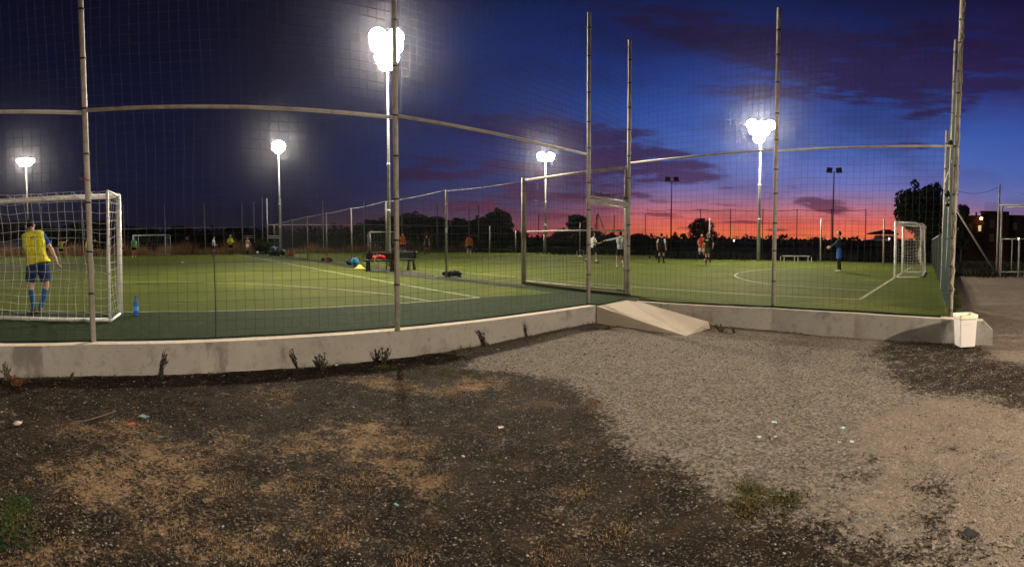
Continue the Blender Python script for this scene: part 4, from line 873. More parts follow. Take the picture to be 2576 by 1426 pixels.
plant('darker blue green ground plant in the lower left corner', 24, 1368, .15, .05, 35, (.009, .022, .012), 420, .016)

# ------------------------------------------------------------------ people
def caps(bm_list, p0, p1, r0, r1, n=12, flat=(0, 0), sx=1.0):
    """tapered capsule from p0 to p1; flat ends where asked; appended to an MB"""
    p0, p1 = Vector(p0), Vector(p1); d = p1 - p0; L = d.length
    d = d / L if L > 1e-6 else Vector((0, 0, 1)); pts = []; rs = []
    if not flat[0]:
        for a in (-85, -60, -30): pts.append(p0 + d * r0 * math.sin(R(a))); rs.append(r0 * math.cos(R(a)))
    pts.append(p0); rs.append(r0); pts.append(p1); rs.append(r1)
    if not flat[1]:
        for a in (30, 60, 85): pts.append(p1 + d * r1 * math.sin(R(a))); rs.append(r1 * math.cos(R(a)))
    u = d.cross(Vector((0, 0, 1))) if abs(d.z) < .95 else d.cross(Vector((0, 1, 0))); u.normalize(); w = d.cross(u)
    o = [p + (u * math.cos(2 * math.pi * k / n) + w * math.sin(2 * math.pi * k / n)) * r for p, r in zip(pts, rs) for k in range(n)]; m_ = len(pts)
    fs = [(i * n + k, i * n + (k + 1) % n, (i + 1) * n + (k + 1) % n, (i + 1) * n + k) for i in range(m_ - 1) for k in range(n)]
    fs.append(tuple(reversed(range(n)))); fs.append(tuple(range((m_ - 1) * n, m_ * n))); bm_list.add(o, fs)
def fuse(mb, name, mat, parent, vox, sm=3):
    """fuse overlapping volumes into one continuous skin"""
    me = bpy.data.meshes.new(name); me.from_pydata(mb.v, [], mb.f); me.update()
    bm = bmesh.new(); bm.from_mesh(me); bmesh.ops.recalc_face_normals(bm, faces=bm.faces); bm.to_mesh(me); bm.free()
    tmp = bpy.data.objects.new('tmp', me); C.objects.link(tmp)
    md = tmp.modifiers.new('r', 'REMESH'); md.mode = 'VOXEL'; md.voxel_size = vox; md.use_smooth_shade = True
    s_ = tmp.modifiers.new('s', 'SMOOTH'); s_.factor = .5; s_.iterations = sm
    dg = bpy.context.evaluated_depsgraph_get(); out = bpy.data.meshes.new_from_object(tmp.evaluated_get(dg)); bpy.data.objects.remove(tmp, do_unlink=True); bpy.data.meshes.remove(me)
    out.name = name; out.materials.clear(); out.materials.append(mat); o = bpy.data.objects.new(name, out); C.objects.link(o)
    if parent: o.parent = parent
    return o
def cloth(name, c): return pmat('cloth_' + name, c, .85, 0, .14, 22, .25)
SKIN = pmat('skin', (.50, .28, .19), .55, 0, .10, 12)
HAIRM = {'black': (.012, .010, .010), 'brown': (.045, .025, .015), 'grey': (.25, .24, .23), 'light': (.30, .20, .11)}
def person(label, x, yfoot, yhead, face, legs, arms, outfit, lean=(0, 0), headrot=(0, 0), hair='brown', vox=.02, D=None, fingers=False, hgt=None, xhead=None, cap=None, twist=0):
    """face: heading in degrees (0 = facing away from the camera, 90 = to the right, 180 = to the camera, 270 = to the left)
    legs: two of (swing forward deg, out deg, knee bend deg, toe out) ; arms: two of (upper dir, lower dir) as vectors (right, forward, up) in the body's own frame, right side first"""
    p = away(x, D) if D else at(x, yfoot); p.z = .395
    H = hgt or min(1.92, max(1.68, topz(p, yhead) - p.z)); k = H / 1.75
    w_ = empty('person', p, label, 'person', None)
    viewaz = math.atan2(p.x, p.y); w_.rotation_euler = (0, 0, -(viewaz + R(face)))
    sk = MB(); low = []
    RL = Euler((-R(lean[0]), R(lean[1]), R(twist))).to_matrix(); piv = Vector((0, 0, .95))
    def U(v): return piv + RL @ (Vector(v) - piv)
    # legs
    J = []
    for i, lg_ in enumerate(legs):
        sw, out, kn, toe = lg_[:4]
        sg = 1 if i == 0 else -1; hip = Vector((sg * .095, 0, .92))
        th = Vector((sg * math.sin(R(out)), math.sin(R(sw)), -math.cos(R(sw)) * math.cos(R(out)))).normalized(); knee = hip + th * .43
        sa = sw - kn; sh = Vector((sg * math.sin(R(out)) * .3 + (lg_[4] if len(lg_) > 4 else 0), math.sin(R(sa)), -math.cos(R(sa)))).normalized(); ank = knee + sh * .42
        fr_ = Matrix.Rotation(-R(toe) * sg, 3, 'Z') @ Vector((0, 1, 0)); fa = max(-70, min(10, sa * .9)) if kn > 25 else 0; fdir = (fr_ * math.cos(R(fa)) + Vector((0, 0, math.sin(R(fa))))).normalized()
        J.append((hip, knee, ank, fdir, sg))
    zmin = min(j[2].z - .085 + min(0, j[3].z * .18) for j in J); dz = Vector((0, 0, -zmin))
    J = [(a + dz, b_ + dz, c + dz, f_, s) for a, b_, c, f_, s in J]; piv = piv + dz
    def Z_(v): return Vector(v) + dz
    for hip, knee, ank, fd_, sg in J:
        caps(sk, hip, knee, .082, .056); caps(sk, hip + Vector((0, -.02, -.02)), hip.lerp(knee, .4), .088, .070)
        caps(sk, knee, ank, .053, .036); cf = knee.lerp(ank, .3); bk = -fd_; bk = Vector((bk.x, bk.y, 0)) * .018; caps(sk, cf + bk, knee.lerp(ank, .42) + bk, .050, .044)
        heel = ank + Vector((0, 0, -.045)) - fd_ * .03; caps(sk, heel, ank + Vector((0, 0, -.055)) + fd_ * .15, .038, .028); caps(sk, ank, ank + Vector((0, 0, -.04)), .036, .038)
    def torso(t, g, zlo=.93, arms_=False, flare=0.0):
        lo = Z_((0, 0, 0)).z
        for sx in (-1, 1):
            caps(t, U(Z_((sx * .065, 0, max(.94, zlo)))), U(Z_((sx * .055, .0, 1.12))), .108 + g, .098 + g, flat=(1 if g > .01 else 0, 0)); caps(t, U(Z_((sx * .055, 0, 1.12))), U(Z_((sx * .085, .0, 1.30))), .098 + g, .108 + g)
            caps(t, U(Z_((sx * .085, 0, 1.30))), U(Z_((sx * .12, -.005, 1.40))), .108 + g, .070 + g)
        caps(t, U(Z_((-.13, 0, 1.415))), U(Z_((.13, 0, 1.415))), .062 + g, .062 + g)
        caps(t, U(Z_((-.06, .0, 1.46))), U(Z_((.06, 0, 1.46))), .045 + g * .7, .045 + g * .7)
        if zlo < .93: 
            for sx in (-1, 1): caps(t, U(Z_((sx * .06, 0, zlo))), U(Z_((sx * .065, 0, 1.0))), .125 + g + flare, .108 + g, flat=(1, 0))
        if g > .01: caps(t, U(Z_((-.03, 0, zlo))), U(Z_((-.03, 0, 1.1))), .11 + g, .10 + g, flat=(1, 0)); caps(t, U(Z_((.03, 0, zlo))), U(Z_((.03, 0, 1.1))), .11 + g, .10 + g, flat=(1, 0))
    torso(sk, 0)
    nk = U(Z_((0, .0, 1.47))); HR = RL @ Euler((-R(headrot[0]), 0, R(headrot[1]))).to_matrix(); hb = U(Z_((0, .015, 1.54)))
    def HD(v): return hb + HR @ Vector(v)
    caps(sk, nk + Vector((0, 0, -.03)), hb, .056, .052)
    hm_ = MB(); hm_.ball((0, 0, 0), (.075, .094, .112), nu=14, nv=10); sk.add([HD((v[0], v[1] + .01, v[2] + .105)) for v in hm_.v], hm_.f)
    caps(sk, HD((0, .045, .035)), HD((0, .06, .045)), .045, .036); caps(sk, HD((0, .098, .105)), HD((0, .112, .088)), .010, .014)
    for sx in (-1, 1): caps(sk, HD((sx * .075, -.005, .085)), HD((sx * .078, -.008, .115)), .013, .017)
    AJ = []
    for i, (ud, ld) in enumerate(arms):
        sg = 1 if i == 0 else -1; sh = U(Z_((sg * .175, -.005, 1.41))); u_ = (RL @ Vector((ud[0] * sg, ud[1], ud[2]))).normalized(); l_ = (RL @ Vector((ld[0] * sg, ld[1], ld[2]))).normalized()
        el_ = sh + u_ * .29; wr = el_ + l_ * .25; AJ.append((sh, el_, wr, u_, l_))
        caps(sk, sh, el_, .050, .040); caps(sk, el_, wr, .039, .027); caps(sk, el_.lerp(wr, .15), el_.lerp(wr, .35), .041, .038)
        pn = l_.cross(Vector((0, 1, 0.3))).normalized(); sd = l_.cross(pn).normalized(); pm_ = wr + l_ * .085
        for o_ in (-.022, 0, .022): caps(sk, wr + sd * o_ * .6, pm_ + sd * o_, .019, .017)
        for fi, (o_, ln_) in enumerate(((-.031, .060), (-.011, .074), (.010, .070), (.030, .052))):
            b0_ = pm_ + sd * o_; b1_ = b0_ + l_ * ln_ * .5 + pn * .006; b2_ = b1_ + (l_ * .8 + pn * .6).normalized() * ln_ * .55; caps(sk, b0_, b1_, .0095, .009, 8); caps(sk, b1_, b2_, .009, .0075, 8)
        tb = wr + l_ * .03 - sd * .025; caps(sk, tb, tb + (l_ * .6 - sd * .8).normalized() * .045, .013, .011, 8); caps(sk, tb + (l_ * .6 - sd * .8).normalized() * .045, tb + (l_ * .6 - sd * .8).normalized() * .045 + l_ * .03, .011, .009, 8)
    body = fuse(sk, 'body', SKIN, w_, vox * .75 if not fingers else .0075, 2)
    # eyes
    for sx in (-1, 1): ey = MB(); ey.ball(HD((sx * .031, .096, .115)), .011, 0, 8, 6); ey.build('eye', pmat('eye', (.05, .035, .03), .3), body)
    hr = MB(); hh_ = MB(); hh_.ball((0, 0, 0), (.082, .100, .105), nu=14, nv=10); hr.add([HD((v[0], v[1] - .016, v[2] * 1.08 + .112)) for v in hh_.v if True], hh_.f)
    if cap: 
        cm = MB(); hh2_ = MB(); hh2_.ball((0, 0, 0), (.086, .104, .085), nu=14, nv=8); cm.add([HD((v[0], v[1], max(v[2], -.01) + .16)) for v in hh2_.v], hh2_.f); caps(cm, HD((0, .08, .165)), HD((0, .15, .155)), .05, .035); 
        fuse(cm, 'cap', cloth('cap_' + hair, cap), w_, .012)
    ho = fuse(hr, 'hair', pmat('hair_' + hair, HAIRM[hair], .8, 0, .3, 40, .6), w_, vox * .75, 1)
    # trim the hair away from the face
    bm = bmesh.new(); bm.from_mesh(ho.data); inv = HR.inverted(); kill = [f for f in bm.faces if (lambda q: q.y > .035 + (q.z - .16) * .6 or q.z < .022 + max(0, q.y + .03) * 1.3)(inv @ (f.calc_center_median() - hb))]; bmesh.ops.delete(bm, geom=kill, context='FACES'); bm.to_mesh(ho.data); bm.free()
    # clothes
    top, slv, bot, sock, shoe, bib = [outfit.get(q) for q in ('top', 'sleeve', 'shorts', 'socks', 'shoes', 'bib')]
    if top:
        tm = MB(); torso(tm, .014, .90 if not bib else .93)
        for sh, el_, wr, u_, l_ in AJ:
            if slv == 'long': caps(tm, sh, el_, .062, .052); caps(tm, el_, wr - l_ * .01, .052, .036, flat=(0, 1))
            else: caps(tm, sh, sh.lerp(el_, .72), .064, .062, flat=(0, 1))
        fuse(tm, 'shirt', cloth('%.2f%.2f%.2f' % top, top), w_, vox * .7)
    if outfit.get('sleeves_colour'):
        c_ = outfit['sleeves_colour']
        for sh, el_, wr, u_, l_ in AJ: tm = MB(); caps(tm, sh + u_ * .03, sh.lerp(el_, .78), .069, .066, flat=(0, 1)); fuse(tm, 'sleeve', cloth('%.2f%.2f%.2f' % c_, c_), w_, vox * .7)
    if bib:
        bm_ = MB(); torso(bm_, .034, outfit.get('bibz', .86), flare=.03); fuse(bm_, 'bib', cloth('bib%.2f%.2f' % bib[:2], bib), w_, vox * .7)
    if bot:
        sm_ = MB(); caps(sm_, Z_((-.075, 0, .965)), Z_((.075, 0, .965)), .122, .122)
        ln_ = outfit.get('slen', .72)
        for hip, knee, ank, fd_, sg in J: caps(sm_, hip, hip.lerp(knee, ln_), .112, .108, flat=(0, 1))
        fuse(sm_, 'shorts', cloth('%.2f%.2f%.2f' % bot, bot), w_, vox * .7)
    if sock:
        for hip, knee, ank, fd_, sg in J:
            sm_ = MB(); up = outfit.get('sockup', .2); a_ = knee.lerp(ank, up); bk = Vector((-fd_.x, -fd_.y, 0)) * .014; caps(sm_, a_, ank, .056 if up < .4 else .045, .044, flat=(1, 0))
            if up < .4: caps(sm_, knee.lerp(ank, .3) + bk, knee.lerp(ank, .45) + bk, .055, .050)
            fuse(sm_, 'sock', cloth('%.2f%.2f%.2f' % sock, sock), w_, vox * .7)
    if outfit.get('tights'):
        for hip, knee, ank, fd_, sg in J: sm_ = MB(); caps(sm_, hip.lerp(knee, .5), knee, .080, .064); caps(sm_, knee, ank, .062, .046); fuse(sm_, 'legging', cloth('tights', outfit['tights']), w_, vox * .7)
    if shoe:
        for hip, knee, ank, fd_, sg in J:
            sm_ = MB(); heel = ank + Vector((0, 0, -.045)) - fd_ * .035; caps(sm_, heel, ank + Vector((0, 0, -.056)) + fd_ * .155, .046, .036); caps(sm_, ank + Vector((0, 0, -.02)), heel, .046, .044); fuse(sm_, 'shoe', cloth('shoe%.2f%.2f' % shoe[:2], shoe), w_, vox * .6)
    w_.scale = (k, k, k)
    return w_, U, Z_, RL, w_
YEL = (.62, .58, .035); BLK = (.014, .014, .016); WHT = (.80, .79, .77); NAVY = (.018, .028, .16); BLU = (.02, .11, .30); ORG = (.95, .17, .035); RED = (.78, .06, .035); GRN = (.10, .50, .16)
down = ((.18, .02, -1), (.12, .12, -1)); 
def arm(a, b): return (a, b)
DN = ((.2, 0, -1), (.1, .2, -1)); FW = ((.2, .35, -1), (-.3, 1, -.1)); HIPS = ((.6, -.2, -1), (-.6, .5, -.4))
# the player standing in the near goal with his back to the camera
w_, U, Z_, RL, _ = person('player in yellow bib and blue kit, back turned, in the near goal', 97, 787, 548, -4,
    [(2, 8, 6, 12, -.33), (4, 5, 8, 8, .14)], [((.40, .02, -1), (.30, .30, -1)), ((.10, .9, -.9), (-.2, .9, .3))],
    dict(top=(.015, .06, .26), sleeve='short', shorts=(.012, .030, .11), socks=(.012, .10, .26), shoes=(.10, .09, .09), bib=YEL, bibz=.90, slen=.80, sockup=.16), lean=(9, -9), headrot=(32, 6), hair='black', vox=.016, fingers=True)
# small printed mark and lettering on the back of the bib
def decal(name, polys, mat, parent, yoff=-.158):
    m = MB()
    for pl in polys:
        n0 = len(m.v); m.v += [tuple(U(Z_((px_, yoff, pz_)))) for px_, pz_ in pl]; m.f.append(tuple(range(n0, n0 + len(pl)))); m.m.append(0)
    m.build(name, mat, parent)
MK = pmat('printed_mark', (.03, .03, .05), .7)
cx, cz = -.015, 1.375
decal('emblem', [[(cx - .05, cz - .012), (cx - .022, cz + .018), (cx - .004, cz + .004), (cx - .028, cz - .012)], [(cx - .012, cz - .012), (cx + .014, cz + .022), (cx + .05, cz - .012), (cx + .028, cz - .012), (cx + .014, cz + .004), (cx + .006, cz - .012)]], MK, w_)
tcv = bpy.data.curves.new('lettering', 'FONT'); tcv.body = 'ERREA'; tcv.size = .034; tcv.align_x = 'CENTER'; tcv.extrude = .0005
to_ = bpy.data.objects.new('lettering', tcv); C.objects.link(to_); dg = bpy.context.evaluated_depsgraph_get(); tme = bpy.data.meshes.new_from_object(to_.evaluated_get(dg)); bpy.data.objects.remove(to_, do_unlink=True)
tme.materials.clear(); tme.materials.append(MK)
for v in tme.vertices: q = U(Z_((cx + v.co.x, -.158, cz - .047 + v.co.y))); v.co = q
lo_ = bpy.data.objects.new('lettering', tme); C.objects.link(lo_); lo_.parent = w_
KT = dict(socks=BLK, shoes=BLK)
person('distant player in yellow bib with one arm raised, behind the near goal net', 154, 648, 602, 20, [(15, 2, 10, 5), (-12, 2, 30, 5)], [((1, .2, .3), (.8, .3, .5)), DN], dict(top=WHT, shorts=BLK, bib=YEL, **KT), vox=.026)
person('distant player in yellow bib and white shorts by the left post', 220, 645, 603, 250, [(10, 2, 10, 5), (-10, 2, 25, 5)], [FW, DN], dict(top=WHT, shorts=WHT, bib=YEL, socks=WHT, shoes=BLK), vox=.026)
person('distant player in black just right of the left fence post', 240, 644, 602, 200, [(5, 3, 5, 5), (0, 3, 5, 5)], [DN, DN], dict(top=BLK, shorts=BLK, **KT), vox=.026)
person('distant player in yellow bib walking, against the white goal post', 306, 642, 598, 70, [(22, 2, 10, 5), (-20, 2, 15, 5)], [DN, ((.2, .5, -1), (.1, .8, -.6))], dict(top=BLK, shorts=BLK, bib=YEL, **KT), vox=.026)
person('distant player in green bib in front of the far left goal', 337.5, 646, 598, 185, [(4, 3, 5, 8), (-2, 3, 5, 8)], [DN, DN], dict(top=WHT, shorts=BLK, bib=GRN, socks=RED, shoes=WHT), vox=.026, hair='light')
person('distant player in dark kit, hand at his face, right of the far left goal', 470, 637.5, 593, 110, [(12, 3, 5, 8), (-10, 4, 5, 8)], [((.3, .7, .1), (-.2, .2, 1)), ((.2, .2, -1), (.0, .9, -.5))], dict(top=BLK, shorts=BLK, **KT), vox=.026, hair='light')
person('distant player in white shirt and navy shorts standing sideways', 538, 644, 595, 100, [(6, 2, 5, 5), (-6, 2, 10, 5)], [((.2, .2, -1), (.0, .8, -.5)), DN], dict(top=WHT, shorts=(.03, .035, .08), socks=(.08, .08, .14), shoes=(.2, .2, .25)), vox=.026)
person('distant player in yellow shirt and black shorts with folded hands', 580, 641, 591, 190, [(3, 3, 5, 8), (-2, 3, 5, 8)], [((.4, .1, -1), (-.8, .6, .1)), ((.4, .1, -1), (-.8, .6, .1))], dict(top=YEL, sleeve='long', shorts=BLK, **KT), vox=.026, hair='grey')
person('distant bare chested player in white shorts by the far left gate', 623, 639.5, 597, 150, [(8, 3, 10, 8), (-8, 3, 10, 8)], [((.3, .1, -1), (-.2, .6, -.7)), ((.3, .3, -1), (-.2, .6, -.7))], dict(shorts=WHT, slen=.5, socks=BLK, shoes=BLK), vox=.026)
person('distant player in blue half hidden behind the second fence post', 991, 640, 596, 120, [(6, 2, 5, 5), (-6, 2, 10, 5)], [FW, DN], dict(top=(.01, .08, .20), shorts=BLK, **KT), vox=.026)
person('player in orange bib raising one arm beside the second fence post', 1013.5, 640.5, 588, 195, [(6, 3, 8, 5), (-8, 3, 15, 5)], [((.7, .2, .8), (.1, .1, 1)), DN], dict(top=(.03, .03, .15), shorts=(.04, .03, .12), bib=ORG, socks=WHT, shoes=BLK), vox=.024)
person('distant player in black kit with white trim right of the second fence post', 1074, 639, 592, 215, [(10, 3, 5, 8), (-8, 3, 5, 8)], [DN, ((.3, 0, -1), (.1, .2, -1))], dict(top=BLK, sleeves_colour=(.25, .25, .27), shorts=BLK, **KT), vox=.026)
person('distant player in orange bib walking away near the far right gate', 1180, 643.5, 595, 0, [(8, 2, 5, 5), (-6, 2, 15, 5)], [((.35, 0, -1), (.15, .1, -1)), ((.35, 0, -1), (.15, .1, -1))], dict(top=ORG, shorts=(.05, .02, .03), bib=ORG, socks=WHT, shoes=BLK), vox=.026)
person('player in white shirt and black shorts behind the gate post', 1492, 661, 587.5, 60, [(14, 3, 8, 5), (-22, 5, 12, 5)], [((.1, .5, -1), (-.1, 1, .1)), DN], dict(top=WHT, shorts=BLK, socks=WHT, shoes=BLK, sockup=.72), vox=.022)
person('player in grey long sleeves reaching an arm out sideways, seen from behind', 1561, 675, 584.5, 5, [(3, 6, 4, 10), (5, 7, 8, 10)], [((.4, -.1, -1), (.0, .5, -1)), ((1, .05, -.22), (1, .15, -.12))], dict(top=(.44, .46, .50), sleeve='long', shorts=BLK, socks=WHT, shoes=(.15, .15, .2), sockup=.78), vox=.020, fingers=True, hair='black')
person('player in black top with white sleeves and dark socks, arms down', 1664, 660.5, 590, 25, [(3, 4, 4, 8), (-4, 4, 4, 8)], [((.3, -.1, -1), (.1, .1, -1)), ((.35, -.15, -1), (.1, .2, -1))], dict(top=BLK, sleeves_colour=WHT, shorts=BLK, socks=BLK, shoes=BLK), vox=.022, hair='black')
person('player in red bib and white shorts behind the one in black', 1765, 656, 599, 195, [(5, 4, 6, 8), (-8, 4, 20, 8)], [((.3, .1, -1), (-.5, .7, -.4)), ((.3, .1, -1), (-.5, .7, -.4))], dict(top=WHT, shorts=WHT, bib=RED, socks=BLK, shoes=WHT), vox=.024, hair='light')
w2_, U, Z_, _, _ = person('player in black kit with yellow chest print standing on one leg', 1781, 667, 591, 205, [(2, 1, 3, 5), (14, 0, 40, 5)], [((.5, -.1, -1), (.0, .5, -1)), ((.6, 0, -1), (.1, .6, -.8))], dict(top=BLK, shorts=(.05, .045, .015), socks=(.09, .03, .02), shoes=(.45, .45, .45)), vox=.022, hair='brown')
decal('chest_print', [[(-.07, 1.33), (.07, 1.33), (.07, 1.38), (-.07, 1.38)]], pmat('yellow_print', (.7, .6, .1), .8), w2_, .145)
person('goalkeeper in dark teal top and blue shorts facing left with hands held forward', 2110, 683, 582.5, 270, [(3, 2, 5, 5), (-2, 2, 5, 5)], [((.05, .55, -.7), (-.15, .95, -.45)), ((.05, .50, -.75), (-.1, .95, -.5))], dict(top=(.008, .032, .060), sleeve='long', shorts=(.04, .11, .36), slen=.86, tights=BLK, socks=BLK, shoes=(.55, .55, .35)), vox=.018, fingers=True, hair='black')

# ------------------------------------------------------------------ benches, bags and small things
def bench(label, pos, rz, L=1.25):
    b_ = empty('bench', pos, label, 'bench', 'black benches beside the dividing fence', rz); bl = BLACKP
    for j in range(3): m = MB(); m.box((0, -.14 + j * .135, .44), (L, .13, .05)); m.build('seat_slat', bl, b_)
    for j in range(4): m = MB(); m.box((0, .235 + j * .018, .53 + j * .085), (L, .03, .075), rot=Euler((R(-12), 0, 0))); m.build('back_slat', bl if j < 3 else pmat('lit_top_slat', (.30, .31, .33), .5), b_)  # grey top slat: lamp light on the upper edge painted into its colour
    for sx in (-1, 1):
        m = MB(); x_ = sx * (L / 2 - .14); m.tube([(x_, -.20, 0), (x_, -.14, .42)], [.065, .05], 4); m.build('leg', bl, b_)
        m = MB(); m.tube([(x_, .30, 0), (x_, .20, .42), (x_, .30, .84)], [.065, .055, .04], 4); m.build('leg', bl, b_)
        m = MB(); m.box((x_, .02, .40), (.06, .42, .05)); m.build('cross_brace', bl, b_)
    return b_
bp1 = at(956, 682); bp2 = at(1014, 679)
bench('black slatted bench with red clothes thrown over it', bp1, R(4), 1.30)
bench('black slatted bench partly hidden by the second fence post', bp2 + Vector((-.05, .1, 0)), R(-22), 1.15)
def lump(name, label, cat, x, y, wpx, hpx, mat, seed, depth=.5, group=None, D=None, zb=.395, n=9, extra=None, name2=None):
    p = away(x, D, zb) if D else at(x, y, zb if zb > .5 else .395); p.z = zb; Dd = math.hypot(p.x, p.y); w = wpx / F * Dd; h = hpx / F * Dd
    rg_ = random.Random(seed); m = MB()
    for i in range(n):
        u = (i + .5) / n * 2 - 1; r0 = h * rg_.uniform(.28, .48); z_ = r0 + (h - 2 * r0) * rg_.random() * max(0, 1 - u * u * .8); q = (u * (w / 2 - r0), rg_.uniform(-.5, .5) * depth * w * .5, max(r0 * .6, z_))
        caps(m, q, (q[0] + rg_.uniform(-.1, .1) * w, q[1] + rg_.uniform(-.1, .1) * w, max(r0 * .5, q[2] + rg_.uniform(-.1, .1) * h)), r0, r0 * .8, 8)
    root = empty(name, p, label, cat, group, -math.atan2(p.x, p.y)) if extra else None
    o_ = fuse(m, name2 or ('bag_body' if extra else name), mat, root, max(.012, min(w, h) / 16), 2)
    if not extra: o_.location = p; o_.rotation_euler = (0, 0, -math.atan2(p.x, p.y)); tag(o_, label, cat, group)
    if extra:
        for nm, mt_, pts, r0 in extra: mm = MB(); mm.tube([(a * w, b2 * w, c * h) for a, b2, c in pts], r0, 6); mm.build(nm, mt_, root)
    return root or o_
def cl(n, c): return pmat(n, c, .75, 0, .25, 9, .4)
BG = 'sports bags along the dividing fence'
STR = lambda: ('strap', BLACKP, [(-.3, -.3, .6), (-.15, -.45, .95), (.1, -.45, .9), (.3, -.3, .5)], .018)
lump('sports_bag', 'long black sports bag lying at the foot of the dividing fence', 'bag', 1136, 696, 52, 18, cl('black_nylon', (.010, .010, .012)), 1, .5, BG, extra=[('strap', BLACKP, [(.3, -.2, .8), (.46, -.3, .5), (.44, -.35, .1), (.3, -.3, .05)], .03)])
lump('plastic_bag', 'crumpled white plastic bag beside the black sports bag', 'bag', 1101, 698, 14, 5, cl('white_plastic', (.7, .72, .75)), 2, .5)
lump('sports_bag', 'bright blue round bag next to the yellow cone', 'bag', 893, 671, 20, 24, cl('sky_blue_nylon', (.06, .32, .62)), 3, .5, BG, extra=[STR()])
lump('backpack', 'dark backpack leaning against the bright blue bag', 'bag', 880, 668, 10, 18, cl('slate_nylon', (.05, .08, .13)), 4, .5, BG, extra=[STR()])
lump('sports_bag', 'dark bag with red trim between the divider posts', 'bag', 828, 659, 22, 12, cl('dark_nylon', (.02, .02, .025)), 5, .5, BG, extra=[('trim', cl('red_nylon', (.5, .03, .03)), [(-.45, -.3, .35), (-.2, -.42, .2), (-.05, -.4, .3)], .06)])
lump('sports_bag', 'dark teal bag left of the one with red trim', 'bag', 813, 657, 12, 9, cl('teal_nylon', (.02, .06, .07)), 6, .5, BG, extra=[STR()])
lump('sports_bag', 'red sports bag at the right end of the bag row by the far floodlight', 'bag', 734, 645, 18, 13, cl('bright_red_nylon', (.55, .035, .02)), 7, .5, BG, extra=[STR()])
lump('sports_bag', 'pale blue bag under the red one', 'bag', 722, 645, 10, 8, cl('pale_blue_nylon', (.25, .42, .60)), 8, .5, BG, extra=[STR()])
lump('sports_bag', 'black bag with white top in the bag row', 'bag', 711, 643, 15, 17, cl('black_nylon', (.010, .010, .012)), 9, .5, BG, extra=[('flap', cl('white_nylon', (.6, .62, .65)), [(.0, -.2, .85), (.3, -.2, .75), (.45, -.2, .55)], .10)])
bt = empty('bench', at(690, 645), 'small black bench by the far left gate, piled with clothes', 'bench', 'black benches beside the dividing fence')
m = MB(); m.box((0, 0, .40), (.95, .4, .05)); m.build('seat', BLACKP, bt)
for sx in (-.4, .4):
    for sy in (-.14, .14): m = MB(); m.box((sx, sy, .19), (.06, .06, .38)); m.build('leg', BLACKP, bt)
m = MB(); m.box((0, .15, .2), (.8, .03, .3)); m.build('back_panel', BLACKP, bt)
lump('clothes_pile', 'heap of blue and dark clothes on the small black bench', 'clothes', 690, 0, 24, 13, cl('denim_blue', (.03, .09, .19)), 10, .35, D=math.hypot(*at(690, 645)[:2]), zb=.82, extra=[('white_shirt', cl('white_nylon', (.6, .62, .65)), [(-.05, -.3, .9), (.1, -.35, .5), (.25, -.3, .8), (.05, -.36, .3)], .05)], name2='clothes')
tb = math.hypot(bp1.x, bp1.y); rb_ = lump('clothes_pile', 'red and white clothes hanging over the seat of the first black bench', 'clothes', 953, 0, 36, 15, cl('bright_red_nylon', (.55, .035, .02)), 12, .25, D=tb - .12, zb=.86, n=7, extra=[('white_sleeve', cl('white_nylon', (.6, .62, .65)), [(-.1, -.25, 1.4), (-.15, -.28, .8), (-.28, -.30, .4), (-.33, -.30, -.5)], .03)], name2='clothes')
# yellow cone (a flat marker disc cone)
p = at(905, 676); m = MB(); m.lathe([(.27, 0), (.27, .015), (.20, .03), (.07, .17), (.05, .19), (.045, .19), (.04, .17)], 20); o_ = m.build('marker_cone', pmat('yellow_cone', (.62, .50, .03), .7), None, True); o_.location = p; tag(o_, 'flat yellow marker cone on the path right of the blue bag', 'cone')
def ball(label, x, y, r=.11): 
    p = at(x, y); m = MB(); m.ball((0, 0, r), r, 0, 16, 12); o_ = m.build('football', pmat('ball_white', (.75, .75, .72), .5), None, True); o_.location = p; tag(o_, label, 'football', 'footballs on the pitches')
ball('white football on the far corner of the left pitch near the bag row', 648, 639.5, .14); ball('pale football on the right pitch near the player in white', 1460, 650, .12); ball('small white ball on the left pitch right of the far goal', 459, 662.5, .06); ball('small white football behind the legs of the player in grey', 1570, 664, .12)
def lowgoal(label, x0, x1, y, h):
    g = empty('training_hurdle', (0, 0, 0), label, 'hurdle', 'low training frames'); p, q = at(x0, y), at(x1, y); n = (q - p).normalized(); c_ = Vector((-n.y, n.x, 0)) * .3
    m = MB(); m.tube([p + Vector((0, 0, h)), q + Vector((0, 0, h))], .025, 6); m.build('top_bar', WHITEP, g)
    for s in (0, .5, 1):
        a_ = p.lerp(q, s)
        for o_ in (-.12, .12): m = MB(); m.tube([a_ + n * o_, a_ + n * o_ + Vector((0, 0, h * (.95 if o_ < 0 else .8)))], .03, 6); m.build('leg', WHITEP, g)
lowgoal('low white training frame near the far side line of the right pitch', 1968, 2037, 658, .36)
lowgoal('low white training frame far off, left of the gate post', 1455, 1472, 642, .40)
# water bottle
p = at(342, 793.5); bo = empty('water_bottle', p, 'large blue plastic water bottle standing on the goal line', 'bottle'); BP = pmat('blue_clear_plastic', (.03, .16, .62), .15, 0, .3, 18)
m = MB(); m.lathe([(.040, 0), (.046, .01), (.044, .05), (.047, .07), (.044, .10), (.047, .13), (.046, .20), (.036, .25), (.018, .29), (.016, .32)], 16); m.build('bottle_body', BP, bo, True)
m = MB(); m.lathe([(.019, .318), (.019, .345)], 12); m.build('cap', pmat('navy_cap', (.01, .03, .2), .4), bo); m = MB(); m.lathe([(.0475, .09), (.0478, .17)], 16); m.build('label_band', pmat('label_blue', (.10, .35, .85), .4), bo)
